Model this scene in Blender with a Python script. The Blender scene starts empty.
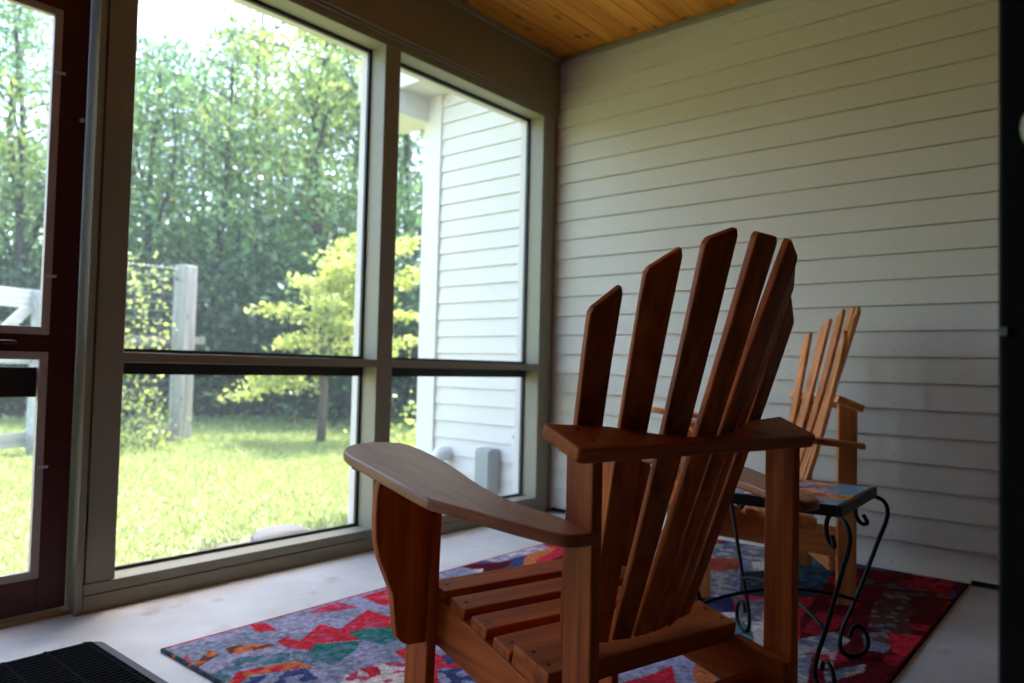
import bpy, bmesh, math, random
import numpy as np
from mathutils import Vector, Matrix

sc = bpy.context.scene
col = sc.collection
R = math.radians

# ------------------------------------------------------------------ camera
F_PX = 738.33
CAM = np.array([-3.1834, -2.3792, 0.7586])
YAW, PITCH, ROLL = 0.6976, 0.0352, 0.0235
_f = np.array([math.cos(YAW) * math.cos(PITCH), math.sin(YAW) * math.cos(PITCH), math.sin(PITCH)])
_r = np.array([math.sin(YAW), -math.cos(YAW), 0.0])
_u = np.cross(_r, _f)
RR = math.cos(ROLL) * _r + math.sin(ROLL) * _u
UU = -math.sin(ROLL) * _r + math.cos(ROLL) * _u
cam_d = bpy.data.cameras.new('camera')
cam = bpy.data.objects.new('camera', cam_d)
col.objects.link(cam)
M = Matrix(((RR[0], UU[0], -_f[0], CAM[0]), (RR[1], UU[1], -_f[1], CAM[1]), (RR[2], UU[2], -_f[2], CAM[2]), (0, 0, 0, 1)))
cam.matrix_world = M
cam_d.sensor_width = 36.0
cam_d.lens = F_PX * 36.0 / 1024.0
cam_d.clip_start = 0.02
cam_d.clip_end = 300
cam_d.dof.use_dof = True
cam_d.dof.focus_distance = 1.35
cam_d.dof.aperture_fstop = 3.6
sc.camera = cam


def ray(u, v):
    return RR * ((u - 512) / F_PX) + UU * (-(v - 341.5) / F_PX) + _f


def at_z(u, v, z):
    d = ray(u, v)
    return CAM + d * (z - CAM[2]) / d[2]


def at_depth(u, dep):
    p = CAM + ray(u, 400) * dep
    return p[0], p[1]


# ------------------------------------------------------------------ helpers
def tag(o, label=None, cat=None, group=None, kind=None):
    if label: o['label'] = label
    if cat: o['category'] = cat
    if group: o['group'] = group
    if kind: o['kind'] = kind
    return o


def empty(name, loc, rz=0.0):
    o = bpy.data.objects.new(name, None)
    o.empty_display_size = 0.1
    col.objects.link(o)
    o.location = loc
    o.rotation_euler = (0, 0, rz)
    return o


class MB:
    """collects shapes into one mesh"""
    def __init__(self):
        self.v = []
        self.f = []
        self.mi = []

    def add(self, vs, fs, mi=0):
        b = len(self.v)
        self.v += [tuple(map(float, p)) for p in vs]
        for f in fs:
            self.f.append(tuple(b + i for i in f))
            self.mi.append(mi)
        return self

    def box(self, a, b, mi=0):
        (x0, y0, z0), (x1, y1, z1) = a, b
        vs = [(x0, y0, z0), (x1, y0, z0), (x1, y1, z0), (x0, y1, z0), (x0, y0, z1), (x1, y0, z1), (x1, y1, z1), (x0, y1, z1)]
        fs = [(0, 3, 2, 1), (4, 5, 6, 7), (0, 1, 5, 4), (1, 2, 6, 5), (2, 3, 7, 6), (3, 0, 4, 7)]
        return self.add(vs, fs, mi)

    def prism(self, bottom, top, mi=0):
        n = len(bottom)
        vs = list(bottom) + list(top)
        fs = [tuple(range(n - 1, -1, -1)), tuple(range(n, 2 * n))]
        for i in range(n):
            j = (i + 1) % n
            fs.append((i, j, n + j, n + i))
        return self.add(vs, fs, mi)

    def tube(self, pts, r, n=8, mi=0, cap=True):
        pts = [np.array(p, float) for p in pts]
        m = len(pts)
        rs = r if hasattr(r, '__len__') else [r] * m
        rings = []
        t0 = pts[1] - pts[0]
        t0 /= np.linalg.norm(t0)
        a = np.array([0, 0, 1.0]) if abs(t0[2]) < 0.9 else np.array([1.0, 0, 0])
        nrm = np.cross(t0, a)
        nrm /= np.linalg.norm(nrm)
        vs = []
        for i in range(m):
            if i == 0: t = pts[1] - pts[0]
            elif i == m - 1: t = pts[-1] - pts[-2]
            else: t = pts[i + 1] - pts[i - 1]
            t = t / (np.linalg.norm(t) + 1e-9)
            nrm = nrm - t * np.dot(nrm, t)
            nrm /= np.linalg.norm(nrm) + 1e-9
            bi = np.cross(t, nrm)
            for k in range(n):
                an = 2 * math.pi * k / n
                vs.append(pts[i] + rs[i] * (math.cos(an) * nrm + math.sin(an) * bi))
        fs = []
        for i in range(m - 1):
            for k in range(n):
                k2 = (k + 1) % n
                fs.append((i * n + k, i * n + k2, (i + 1) * n + k2, (i + 1) * n + k))
        if cap:
            fs.append(tuple(range(n - 1, -1, -1)))
            fs.append(tuple((m - 1) * n + k for k in range(n)))
        return self.add(vs, fs, mi)

    def build(self, name, mats, parent=None, bevel=0, seg=2, smooth=False):
        me = bpy.data.meshes.new(name)
        me.from_pydata(self.v, [], self.f)
        if not isinstance(mats, (list, tuple)): mats = [mats]
        for m in mats: me.materials.append(m)
        if any(self.mi): me.polygons.foreach_set('material_index', self.mi)
        bm = bmesh.new()
        bm.from_mesh(me)
        bmesh.ops.recalc_face_normals(bm, faces=bm.faces)
        bm.to_mesh(me)
        bm.free()
        if smooth:
            me.polygons.foreach_set('use_smooth', [True] * len(me.polygons))
        o = bpy.data.objects.new(name, me)
        col.objects.link(o)
        if parent: o.parent = parent
        if bevel:
            md = o.modifiers.new('bevel', 'BEVEL')
            md.width = bevel
            md.segments = seg
            md.limit_method = 'ANGLE'
            md.angle_limit = R(35)
        return o


def smooth_path(pts, k=6, closed=False):
    """Catmull-Rom through points"""
    P = [np.array(p, float) for p in pts]
    n = len(P)
    out = []
    for i in range(n - 1):
        p0 = P[max(i - 1, 0)]
        p1, p2 = P[i], P[i + 1]
        p3 = P[min(i + 2, n - 1)]
        for j in range(k):
            t = j / k
            out.append(0.5 * ((2 * p1) + (-p0 + p2) * t + (2 * p0 - 5 * p1 + 4 * p2 - p3) * t * t + (-p0 + 3 * p1 - 3 * p2 + p3) * t ** 3))
    out.append(P[-1])
    return out


# ------------------------------------------------------------------ materials
def srgb(r, g, b):
    def c(x):
        x /= 255.0
        return x / 12.92 if x <= 0.04045 else ((x + 0.055) / 1.055) ** 2.4
    return (c(r), c(g), c(b), 1.0)


def newmat(name):
    m = bpy.data.materials.new(name)
    m.use_nodes = True
    nt = m.node_tree
    b = nt.nodes['Principled BSDF']
    return m, nt, b


def simple(name, colr, rough=0.6, metal=0.0, noise=0.06, scale=8.0, bump=0.0, spec=0.5):
    m, nt, b = newmat(name)
    b.inputs['Roughness'].default_value = rough
    b.inputs['Metallic'].default_value = metal
    b.inputs['Specular IOR Level'].default_value = spec
    tc = nt.nodes.new('ShaderNodeTexCoord')
    n = nt.nodes.new('ShaderNodeTexNoise')
    n.inputs['Scale'].default_value = scale
    n.inputs['Detail'].default_value = 5
    nt.links.new(tc.outputs['Object'], n.inputs['Vector'])
    mr = nt.nodes.new('ShaderNodeMapRange')
    mr.inputs['To Min'].default_value = 1 - noise
    mr.inputs['To Max'].default_value = 1 + noise
    nt.links.new(n.outputs['Fac'], mr.inputs['Value'])
    mx = nt.nodes.new('ShaderNodeMix')
    mx.data_type = 'RGBA'
    mx.blend_type = 'MULTIPLY'
    mx.inputs[0].default_value = 1
    mx.inputs[6].default_value = colr
    nt.links.new(mr.outputs[0], mx.inputs[7])
    nt.links.new(mx.outputs[2], b.inputs['Base Color'])
    if bump:
        bp = nt.nodes.new('ShaderNodeBump')
        bp.inputs['Strength'].default_value = bump
        bp.inputs['Distance'].default_value = 0.005
        nt.links.new(n.outputs['Fac'], bp.inputs['Height'])
        nt.links.new(bp.outputs[0], b.inputs['Normal'])
    return m


def wood(name, axis, dark, light, rough=0.5, gscale=1.0, knots=True, spec=0.2):
    """grain runs along axis (0,1,2) of object space"""
    m, nt, b = newmat(name)
    tc = nt.nodes.new('ShaderNodeTexCoord')
    oi = nt.nodes.new('ShaderNodeObjectInfo')
    mp = nt.nodes.new('ShaderNodeMapping')
    s = [38 * gscale] * 3
    s[axis] = 2.2 * gscale
    mp.inputs['Scale'].default_value = s
    ad = nt.nodes.new('ShaderNodeVectorMath')
    ad.operation = 'ADD'
    sc_ = nt.nodes.new('ShaderNodeVectorMath')
    sc_.operation = 'SCALE'
    sc_.inputs[0].default_value = (3.1, 5.7, 4.3)
    nt.links.new(oi.outputs['Random'], sc_.inputs['Scale'])
    nt.links.new(tc.outputs['Object'], ad.inputs[0])
    nt.links.new(sc_.outputs[0], ad.inputs[1])
    nt.links.new(ad.outputs[0], mp.inputs['Vector'])
    n = nt.nodes.new('ShaderNodeTexNoise')
    n.inputs['Scale'].default_value = 1.0
    n.inputs['Detail'].default_value = 6
    n.inputs['Distortion'].default_value = 0.6
    nt.links.new(mp.outputs[0], n.inputs['Vector'])
    cr = nt.nodes.new('ShaderNodeValToRGB')
    cr.color_ramp.elements[0].position = 0.3
    cr.color_ramp.elements[0].color = dark
    cr.color_ramp.elements[1].position = 0.68
    cr.color_ramp.elements[1].color = light
    nt.links.new(n.outputs['Fac'], cr.inputs[0])
    out = cr.outputs[0]
    # broad tone change from board to board
    mr = nt.nodes.new('ShaderNodeMapRange')
    mr.inputs['To Min'].default_value = 0.82
    mr.inputs['To Max'].default_value = 1.12
    nt.links.new(oi.outputs['Random'], mr.inputs['Value'])
    mx = nt.nodes.new('ShaderNodeMix')
    mx.data_type = 'RGBA'
    mx.blend_type = 'MULTIPLY'
    mx.inputs[0].default_value = 1
    nt.links.new(out, mx.inputs[6])
    nt.links.new(mr.outputs[0], mx.inputs[7])
    out = mx.outputs[2]
    if knots:
        mp2 = nt.nodes.new('ShaderNodeMapping')
        s2 = [9.0] * 3
        s2[axis] = 4.0
        mp2.inputs['Scale'].default_value = s2
        nt.links.new(ad.outputs[0], mp2.inputs['Vector'])
        vo = nt.nodes.new('ShaderNodeTexVoronoi')
        vo.inputs['Scale'].default_value = 1.0
        nt.links.new(mp2.outputs[0], vo.inputs['Vector'])
        c2 = nt.nodes.new('ShaderNodeValToRGB')
        c2.color_ramp.elements[0].position = 0.06
        c2.color_ramp.elements[0].color = (0.25, 0.2, 0.18, 1)
        c2.color_ramp.elements[1].position = 0.14
        c2.color_ramp.elements[1].color = (1, 1, 1, 1)
        nt.links.new(vo.outputs['Distance'], c2.inputs[0])
        mk = nt.nodes.new('ShaderNodeMix')
        mk.data_type = 'RGBA'
        mk.blend_type = 'MULTIPLY'
        mk.inputs[0].default_value = 0.8
        nt.links.new(out, mk.inputs[6])
        nt.links.new(c2.outputs[0], mk.inputs[7])
        out = mk.outputs[2]
    nt.links.new(out, b.inputs['Base Color'])
    b.inputs['Roughness'].default_value = rough
    b.inputs['Specular IOR Level'].default_value = spec
    bp = nt.nodes.new('ShaderNodeBump')
    bp.inputs['Strength'].default_value = 0.12
    bp.inputs['Distance'].default_value = 0.002
    nt.links.new(n.outputs['Fac'], bp.inputs['Height'])
    nt.links.new(bp.outputs[0], b.inputs['Normal'])
    return m


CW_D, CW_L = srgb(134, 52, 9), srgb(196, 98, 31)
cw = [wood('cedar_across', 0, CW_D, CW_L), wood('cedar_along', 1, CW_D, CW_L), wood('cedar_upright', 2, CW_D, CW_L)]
arm_wood = wood('cedar_arm_pinkish', 1, srgb(138, 70, 40), srgb(174, 100, 62), rough=0.40, spec=0.45)  # pinker and glossier than the other chair boards
frame_paint = simple('taupe_trim_paint', srgb(138, 134, 114), 0.5, noise=0.05, scale=5)
beam_paint = simple('beam_paint', srgb(132, 122, 98), 0.55, noise=0.05, scale=3)
siding_paint = simple('siding_paint', srgb(210, 206, 192), 0.6, noise=0.025, scale=2.5)
siding_ext = simple('siding_white_paint', srgb(212, 208, 200), 0.6, noise=0.02, scale=2.5)
nail_mat = simple('nail_heads', srgb(120, 118, 112), 0.5)
dark_gap = simple('dark_gap', srgb(18, 17, 16), 0.9)
black_gasket = simple('black_screen_frame', srgb(14, 15, 15), 0.5)
door_red = simple('door_dark_red_paint', srgb(70, 11, 14), 0.42, noise=0.08)
bead_paint = simple('door_bead_grey_pink', srgb(176, 164, 156), 0.5)
door_black = simple('door_charcoal_paint', srgb(24, 24, 23), 0.55, spec=.12)
knob_mat = simple('knob_pale_metal', srgb(150, 152, 130), 0.3)
metal_grey = simple('zinc_metal', srgb(170, 170, 168), 0.4, metal=0.6)
white_plastic = simple('white_plastic', srgb(206, 208, 208), 0.4)
box_grey = simple('box_grey_paint', srgb(142, 145, 142), 0.5)
iron = simple('black_iron', srgb(9, 9, 10), 0.45, noise=0.15, scale=60, spec=.2)
screw_mat = simple('screw_dark', srgb(28, 18, 14), 0.5)
bolt_mat = simple('bolt_zinc', srgb(120, 112, 100), 0.4, metal=0.8)
rubber = simple('rubber_grey', srgb(74, 77, 84), 0.75)
weathered = wood('weathered_wood', 2, srgb(112, 110, 106), srgb(150, 148, 142), 0.8, 0.6)
white_wood = wood('white_fence_wood', 0, srgb(140, 144, 142), srgb(172, 174, 170), 0.8, 0.6, knots=False)
wire_mat = simple('galvanised_wire', srgb(112, 118, 122), 0.5, metal=0.5)
stone_mat = simple('pale_stone', srgb(128, 124, 118), 0.85, noise=0.2, scale=12, bump=0.5)
roof_mat = simple('roof_underside', srgb(200, 198, 190), 0.7)


def floor_material():
    m, nt, b = newmat('painted_concrete_floor')
    tc = nt.nodes.new('ShaderNodeTexCoord')
    n = nt.nodes.new('ShaderNodeTexNoise')
    n.inputs['Scale'].default_value = 2.2
    n.inputs['Detail'].default_value = 8
    n.inputs['Roughness'].default_value = 0.65
    nt.links.new(tc.outputs['Object'], n.inputs['Vector'])
    cr = nt.nodes.new('ShaderNodeValToRGB')
    e = cr.color_ramp.elements
    e[0].position, e[0].color = 0.25, srgb(176, 172, 162)
    e[1].position, e[1].color = 0.6, srgb(206, 205, 203)
    nt.links.new(n.outputs['Fac'], cr.inputs[0])
    # brown scuffs
    n2 = nt.nodes.new('ShaderNodeTexNoise')
    n2.inputs['Scale'].default_value = 5.5
    n2.inputs['Detail'].default_value = 4
    nt.links.new(tc.outputs['Object'], n2.inputs['Vector'])
    c2 = nt.nodes.new('ShaderNodeValToRGB')
    c2.color_ramp.elements[0].position = 0.62
    c2.color_ramp.elements[0].color = (1, 1, 1, 1)
    c2.color_ramp.elements[1].position = 0.78
    c2.color_ramp.elements[1].color = srgb(190, 160, 125)
    nt.links.new(n2.outputs['Fac'], c2.inputs[0])
    mx = nt.nodes.new('ShaderNodeMix')
    mx.data_type = 'RGBA'
    mx.blend_type = 'MULTIPLY'
    mx.inputs[0].default_value = 0.8
    nt.links.new(cr.outputs[0], mx.inputs[6])
    nt.links.new(c2.outputs[0], mx.inputs[7])
    nt.links.new(mx.outputs[2], b.inputs['Base Color'])
    b.inputs['Roughness'].default_value = 0.5
    bp = nt.nodes.new('ShaderNodeBump')
    bp.inputs['Strength'].default_value = 0.15
    bp.inputs['Distance'].default_value = 0.003
    nt.links.new(n2.outputs['Fac'], bp.inputs['Height'])
    nt.links.new(bp.outputs[0], b.inputs['Normal'])
    return m


def pine_ceiling():
    m, nt, b = newmat('pine_tongue_and_groove')
    tc = nt.nodes.new('ShaderNodeTexCoord')
    sep = nt.nodes.new('ShaderNodeSeparateXYZ')
    nt.links.new(tc.outputs['Object'], sep.inputs[0])
    dv = nt.nodes.new('ShaderNodeMath'); dv.operation = 'DIVIDE'; dv.inputs[1].default_value = 0.083
    nt.links.new(sep.outputs['Y'], dv.inputs[0])
    fl = nt.nodes.new('ShaderNodeMath'); fl.operation = 'FLOOR'
    nt.links.new(dv.outputs[0], fl.inputs[0])
    wn = nt.nodes.new('ShaderNodeTexWhiteNoise'); wn.noise_dimensions = '1D'
    nt.links.new(fl.outputs[0], wn.inputs['W'])
    # grain
    mp = nt.nodes.new('ShaderNodeMapping')
    mp.inputs['Scale'].default_value = (1.6, 34, 1)
    nt.links.new(tc.outputs['Object'], mp.inputs['Vector'])
    n = nt.nodes.new('ShaderNodeTexNoise'); n.noise_dimensions = '4D'
    n.inputs['Scale'].default_value = 1; n.inputs['Detail'].default_value = 5
    n.inputs['Distortion'].default_value = 0.5
    nt.links.new(mp.outputs[0], n.inputs['Vector'])
    m10 = nt.nodes.new('ShaderNodeMath'); m10.operation = 'MULTIPLY'; m10.inputs[1].default_value = 17
    nt.links.new(wn.outputs['Value'], m10.inputs[0])
    nt.links.new(m10.outputs[0], n.inputs['W'])
    cr = nt.nodes.new('ShaderNodeValToRGB')
    e = cr.color_ramp.elements
    e[0].position, e[0].color = 0.3, srgb(186, 104, 26)
    e[1].position, e[1].color = 0.7, srgb(226, 152, 50)
    nt.links.new(n.outputs['Fac'], cr.inputs[0])
    mr = nt.nodes.new('ShaderNodeMapRange')
    mr.inputs['To Min'].default_value = 0.78; mr.inputs['To Max'].default_value = 1.1
    nt.links.new(wn.outputs['Value'], mr.inputs['Value'])
    mx = nt.nodes.new('ShaderNodeMix'); mx.data_type = 'RGBA'; mx.blend_type = 'MULTIPLY'; mx.inputs[0].default_value = 1
    nt.links.new(cr.outputs[0], mx.inputs[6]); nt.links.new(mr.outputs[0], mx.inputs[7])
    # knots
    mp2 = nt.nodes.new('ShaderNodeMapping'); mp2.inputs['Scale'].default_value = (3.4, 7.5, 1)
    nt.links.new(tc.outputs['Object'], mp2.inputs['Vector'])
    vo = nt.nodes.new('ShaderNodeTexVoronoi'); vo.inputs['Scale'].default_value = 1; vo.voronoi_dimensions = '2D'
    nt.links.new(mp2.outputs[0], vo.inputs['Vector'])
    c2 = nt.nodes.new('ShaderNodeValToRGB')
    c2.color_ramp.elements[0].position = 0.05; c2.color_ramp.elements[0].color = (0.2, 0.1, 0.06, 1)
    c2.color_ramp.elements[1].position = 0.13; c2.color_ramp.elements[1].color = (1, 1, 1, 1)
    nt.links.new(vo.outputs['Distance'], c2.inputs[0])
    mk = nt.nodes.new('ShaderNodeMix'); mk.data_type = 'RGBA'; mk.blend_type = 'MULTIPLY'; mk.inputs[0].default_value = 0.85
    nt.links.new(mx.outputs[2], mk.inputs[6]); nt.links.new(c2.outputs[0], mk.inputs[7])
    nt.links.new(mk.outputs[2], b.inputs['Base Color'])
    b.inputs['Roughness'].default_value = 0.4
    return m


def screen_material():
    """fine insect mesh: mostly open, thin pale threads"""
    m, nt, b = newmat('insect_screen_mesh')
    out = nt.nodes['Material Output']
    nt.nodes.remove(b)
    tr = nt.nodes.new('ShaderNodeBsdfTransparent')
    df = nt.nodes.new('ShaderNodeBsdfDiffuse'); df.inputs['Color'].default_value = (0.5, 0.52, 0.53, 1)
    tl = nt.nodes.new('ShaderNodeBsdfTranslucent'); tl.inputs['Color'].default_value = (0.5, 0.53, 0.55, 1)
    m1 = nt.nodes.new('ShaderNodeMixShader'); m1.inputs[0].default_value = 0.6
    nt.links.new(df.outputs[0], m1.inputs[1]); nt.links.new(tl.outputs[0], m1.inputs[2])
    m2 = nt.nodes.new('ShaderNodeMixShader'); m2.inputs[0].default_value = SCREEN
    nt.links.new(tr.outputs[0], m2.inputs[1]); nt.links.new(m1.outputs[0], m2.inputs[2])
    nt.links.new(m2.outputs[0], out.inputs['Surface'])
    return m


SCREEN = 0.12


def leaf_material(name, c1, c2, trans=0.5, gloss=0.05):
    m, nt, b = newmat(name)
    out = nt.nodes['Material Output']
    nt.nodes.remove(b)
    ge = nt.nodes.new('ShaderNodeNewGeometry')
    cr = nt.nodes.new('ShaderNodeValToRGB')
    cr.color_ramp.elements[0].color = c1
    cr.color_ramp.elements[1].color = c2
    nt.links.new(ge.outputs['Random Per Island'], cr.inputs[0])
    df = nt.nodes.new('ShaderNodeBsdfDiffuse')
    tl = nt.nodes.new('ShaderNodeBsdfTranslucent')
    gl = nt.nodes.new('ShaderNodeBsdfGlossy')
    gl.inputs['Roughness'].default_value = 0.45
    gl.inputs['Color'].default_value = (0.5, 0.55, 0.6, 1)
    nt.links.new(cr.outputs[0], df.inputs['Color'])
    hs = nt.nodes.new('ShaderNodeHueSaturation')
    hs.inputs['Hue'].default_value = 0.485
    hs.inputs['Saturation'].default_value = 1.1
    hs.inputs['Value'].default_value = 1.5
    nt.links.new(cr.outputs[0], hs.inputs['Color'])
    nt.links.new(hs.outputs[0], tl.inputs['Color'])
    m1 = nt.nodes.new('ShaderNodeMixShader'); m1.inputs[0].default_value = trans
    nt.links.new(df.outputs[0], m1.inputs[1]); nt.links.new(tl.outputs[0], m1.inputs[2])
    m2 = nt.nodes.new('ShaderNodeMixShader'); m2.inputs[0].default_value = gloss
    nt.links.new(m1.outputs[0], m2.inputs[1]); nt.links.new(gl.outputs[0], m2.inputs[2])
    nt.links.new(m2.outputs[0], out.inputs['Surface'])
    return m


def vcol_material(name, rough=0.9, noise=0.25, nscale=90, bump=0.4, sheen=0.0):
    m, nt, b = newmat(name)
    at = nt.nodes.new('ShaderNodeAttribute'); at.attribute_name = 'pattern'
    tc = nt.nodes.new('ShaderNodeTexCoord')
    n = nt.nodes.new('ShaderNodeTexNoise'); n.inputs['Scale'].default_value = nscale; n.inputs['Detail'].default_value = 3
    nt.links.new(tc.outputs['Object'], n.inputs['Vector'])
    mr = nt.nodes.new('ShaderNodeMapRange')
    mr.inputs['From Min'].default_value = 0.3; mr.inputs['From Max'].default_value = 0.7
    mr.inputs['To Min'].default_value = 1 - noise; mr.inputs['To Max'].default_value = 1 + noise
    nt.links.new(n.outputs['Fac'], mr.inputs['Value'])
    mx = nt.nodes.new('ShaderNodeMix'); mx.data_type = 'RGBA'; mx.blend_type = 'MULTIPLY'; mx.inputs[0].default_value = 1
    nt.links.new(at.outputs['Color'], mx.inputs[6]); nt.links.new(mr.outputs[0], mx.inputs[7])
    nt.links.new(mx.outputs[2], b.inputs['Base Color'])
    b.inputs['Roughness'].default_value = rough
    b.inputs['Specular IOR Level'].default_value = 0.5 if rough < .5 else 0.05
    bp = nt.nodes.new('ShaderNodeBump'); bp.inputs['Strength'].default_value = bump; bp.inputs['Distance'].default_value = 0.002
    nt.links.new(n.outputs['Fac'], bp.inputs['Height']); nt.links.new(bp.outputs[0], b.inputs['Normal'])
    return m


def ground_material():
    m, nt, b = newmat('lawn_soil')
    tc = nt.nodes.new('ShaderNodeTexCoord')
    sep = nt.nodes.new('ShaderNodeSeparateXYZ')
    nt.links.new(tc.outputs['Object'], sep.inputs[0])
    n = nt.nodes.new('ShaderNodeTexNoise'); n.inputs['Scale'].default_value = 3; n.inputs['Detail'].default_value = 8
    nt.links.new(tc.outputs['Object'], n.inputs['Vector'])
    cr = nt.nodes.new('ShaderNodeValToRGB')
    e = cr.color_ramp.elements
    e[0].position, e[0].color = 0.3, srgb(126, 140, 88)
    e[1].position, e[1].color = 0.7, srgb(158, 168, 120)
    nt.links.new(n.outputs['Fac'], cr.inputs[0])
    # pale gravel strip along the house, wandering edge
    nm = nt.nodes.new('ShaderNodeMath'); nm.operation = 'MULTIPLY_ADD'; nm.inputs[1].default_value = 0.9
    nt.links.new(n.outputs['Fac'], nm.inputs[0]); nt.links.new(sep.outputs['Y'], nm.inputs[2])
    mr = nt.nodes.new('ShaderNodeMapRange')
    mr.inputs['From Min'].default_value = 1.35; mr.inputs['From Max'].default_value = 1.6
    nt.links.new(nm.outputs[0], mr.inputs['Value'])
    mx = nt.nodes.new('ShaderNodeMix'); mx.data_type = 'RGBA'
    mx.inputs[6].default_value = srgb(146, 138, 118)
    nt.links.new(mr.outputs[0], mx.inputs[0]); nt.links.new(cr.outputs[0], mx.inputs[7])
    # leaf litter under the woods
    mr2 = nt.nodes.new('ShaderNodeMapRange')
    mr2.inputs['From Min'].default_value = 9.5; mr2.inputs['From Max'].default_value = 10.5
    ax = nt.nodes.new('ShaderNodeMath'); ax.operation = 'MULTIPLY_ADD'; ax.inputs[1].default_value = 0.45
    nt.links.new(sep.outputs['X'], ax.inputs[0]); nt.links.new(sep.outputs['Y'], ax.inputs[2])
    nt.links.new(ax.outputs[0], mr2.inputs['Value'])
    mx2 = nt.nodes.new('ShaderNodeMix'); mx2.data_type = 'RGBA'
    mx2.inputs[7].default_value = srgb(70, 62, 44)
    nt.links.new(mr2.outputs[0], mx2.inputs[0]); nt.links.new(mx.outputs[2], mx2.inputs[6])
    nt.links.new(mx2.outputs[2], b.inputs['Base Color'])
    b.inputs['Roughness'].default_value = 0.95
    b.inputs['Specular IOR Level'].default_value = 0.1
    return m


screen_mat = screen_material()

# ================================================================== THE SETTING
CEIL = 2.435
EXP = 0.1016
Z0 = 0.0232
ZB0 = 0.012
XL, YB = -4.9, -3.35


def siding(mb, along, z0, z1, lap=0.012):
    """lap-siding profile; along(t, d, z): t 0/1 the two ends, d outward distance"""
    prof = []
    z = z0
    while z < z1 - 1e-4:
        zt = min(z + EXP, z1)
        prof += [(lap, z), (lap * (1 - (zt - z) / EXP) + 0.002, zt - 0.0035), (-0.009, zt - 0.0035), (-0.009, zt)]
        z = zt
    vs = []
    for d, z in prof: vs += [along(0, d, z), along(1, d, z)]
    fs = [(2 * i, 2 * i + 1, 2 * i + 3, 2 * i + 2) for i in range(len(prof) - 1)]
    n = len(vs)
    vs += [along(0, -0.05, z0), along(1, -0.05, z0)]
    fs.append((n, n + 1, 1, 0))
    mb.add(vs, fs)


# floor
fl = MB(); fl.box((XL, YB, -0.14), (0.0, 0.10, 0.0))
tag(fl.build('floor', floor_material()), kind='structure')
# ceiling boards
ce = MB()
for i in range(int(3.5 / 0.083) + 1):
    y1 = -i * 0.083; y0 = y1 - 0.083
    g = 0.0025
    ce.add([(XL, y0 + g, CEIL), (0, y0 + g, CEIL), (0, y1 - g, CEIL), (XL, y1 - g, CEIL),
            (XL, y1, CEIL + 0.004), (0, y1, CEIL + 0.004), (XL, y0, CEIL + 0.004), (0, y0, CEIL + 0.004)],
           [(0, 1, 2, 3), (3, 2, 5, 4), (6, 7, 1, 0)])
ce.box((XL, YB - 0.1, CEIL + 0.02), (0.0, 0.1, CEIL + 0.06))
tag(ce.build('ceiling', pine_ceiling()), kind='structure')

# right wall: lap siding on x = 0, carried on outside past the screens
wr = MB()
siding(wr, lambda t, d, z: (-d + 0.002, (0.0, YB)[t], z), Z0, CEIL)
wr.box((-0.009, -1.93, 0.009), (0.004, -0.44, Z0 + .001))
wr.box((0.016, YB, 0.0), (0.08, 0.0, CEIL), 1)
rnd = random.Random(3)
for i in range(23):
    for ys in (-0.45, -0.86, -1.265, -1.67, -2.08, -2.5):
        zz = Z0 + i * EXP + 0.022 + rnd.uniform(-.004, .004)
        yy = ys + rnd.uniform(-.006, .006)
        xx = -0.0088
        vs = [(xx - 0.0022, yy + 0.0026 * math.cos(a), zz + 0.0026 * math.sin(a)) for a in [k * math.pi / 3 for k in range(6)]]
        wr.add(vs, [tuple(range(6))], 2)
tag(wr.build('wall_right', [siding_paint, dark_gap, nail_mat]), kind='structure')

# back and far-left walls (behind the camera, close the porch; dark tone put in to cut bounce)
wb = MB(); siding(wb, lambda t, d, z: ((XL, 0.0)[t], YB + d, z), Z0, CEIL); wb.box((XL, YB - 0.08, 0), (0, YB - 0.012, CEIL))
tag(wb.build('wall_back', simple('bounce_cut_dark', srgb(58, 50, 44), 0.6)), kind='structure')
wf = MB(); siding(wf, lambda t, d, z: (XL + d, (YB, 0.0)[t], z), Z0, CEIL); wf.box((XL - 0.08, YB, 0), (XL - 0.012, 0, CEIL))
tag(wf.build('wall_left', bpy.data.materials['bounce_cut_dark']), kind='structure')

# the screen wall (front): posts, sill, header
PX0, PX1 = -2.293, -2.206          # post beside the door
MX0, MX1 = -1.2085, -1.1250        # mullion
SX = -0.124                        # stile in the corner
HZ = 2.095
ws = MB()
ws.box((PX0 + .004, -0.002, 0.088), (PX1, 0.13, HZ)); ws.box((PX0 - .004, 0.02, 0.05), (PX0 + .006, 0.12, HZ))          # post face board
ws.box((MX0, 0.0, 0.082), (MX1, 0.13, HZ))
ws.box((SX, 0.0, 0.0), (-0.012, 0.13, HZ))
ws.box((PX0, 0.0, 0.053), (SX, 0.13, 0.085))           # sill, two courses
ws.box((PX0, -0.001, 0.0), (SX, 0.13, 0.050))
ws.box((XL, 0.0, HZ), (-0.012, 0.13, 2.15))            # header
ws.box((-2.316, -0.006, 0.0), (PX0 - 0.003, 0.12, HZ)) # door jamb edge
ws.box((-3.29, 0.0, 0.0), (-3.20, 0.12, HZ)); ws.box((XL, 0.0, 0.0), (-4.10, 0.12, HZ)); ws.box((-4.10, 0.0, 0.0), (-3.29, 0.13, 0.085))   # unseen bay left of the door, added to let in side light
ws.box((-3.20, 0.0, 2.02), (-2.316, 0.12, HZ))
tag(ws.build('wall_front', frame_paint, bevel=0.0015, seg=1), kind='structure')
bm_ = MB()
bm_.box((XL, -0.022, 2.142), (-0.012, 0.13, CEIL - 0.001))
tag(bm_.build('trim_1', beam_paint, bevel=0.002), kind='structure')
t2 = MB()
t2.box((XL, -0.034, CEIL - 0.028), (-0.012, -0.020, CEIL - 0.001))
tag(t2.build('trim_2', frame_paint, bevel=0.004), kind='structure')
t3 = MB()
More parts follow.
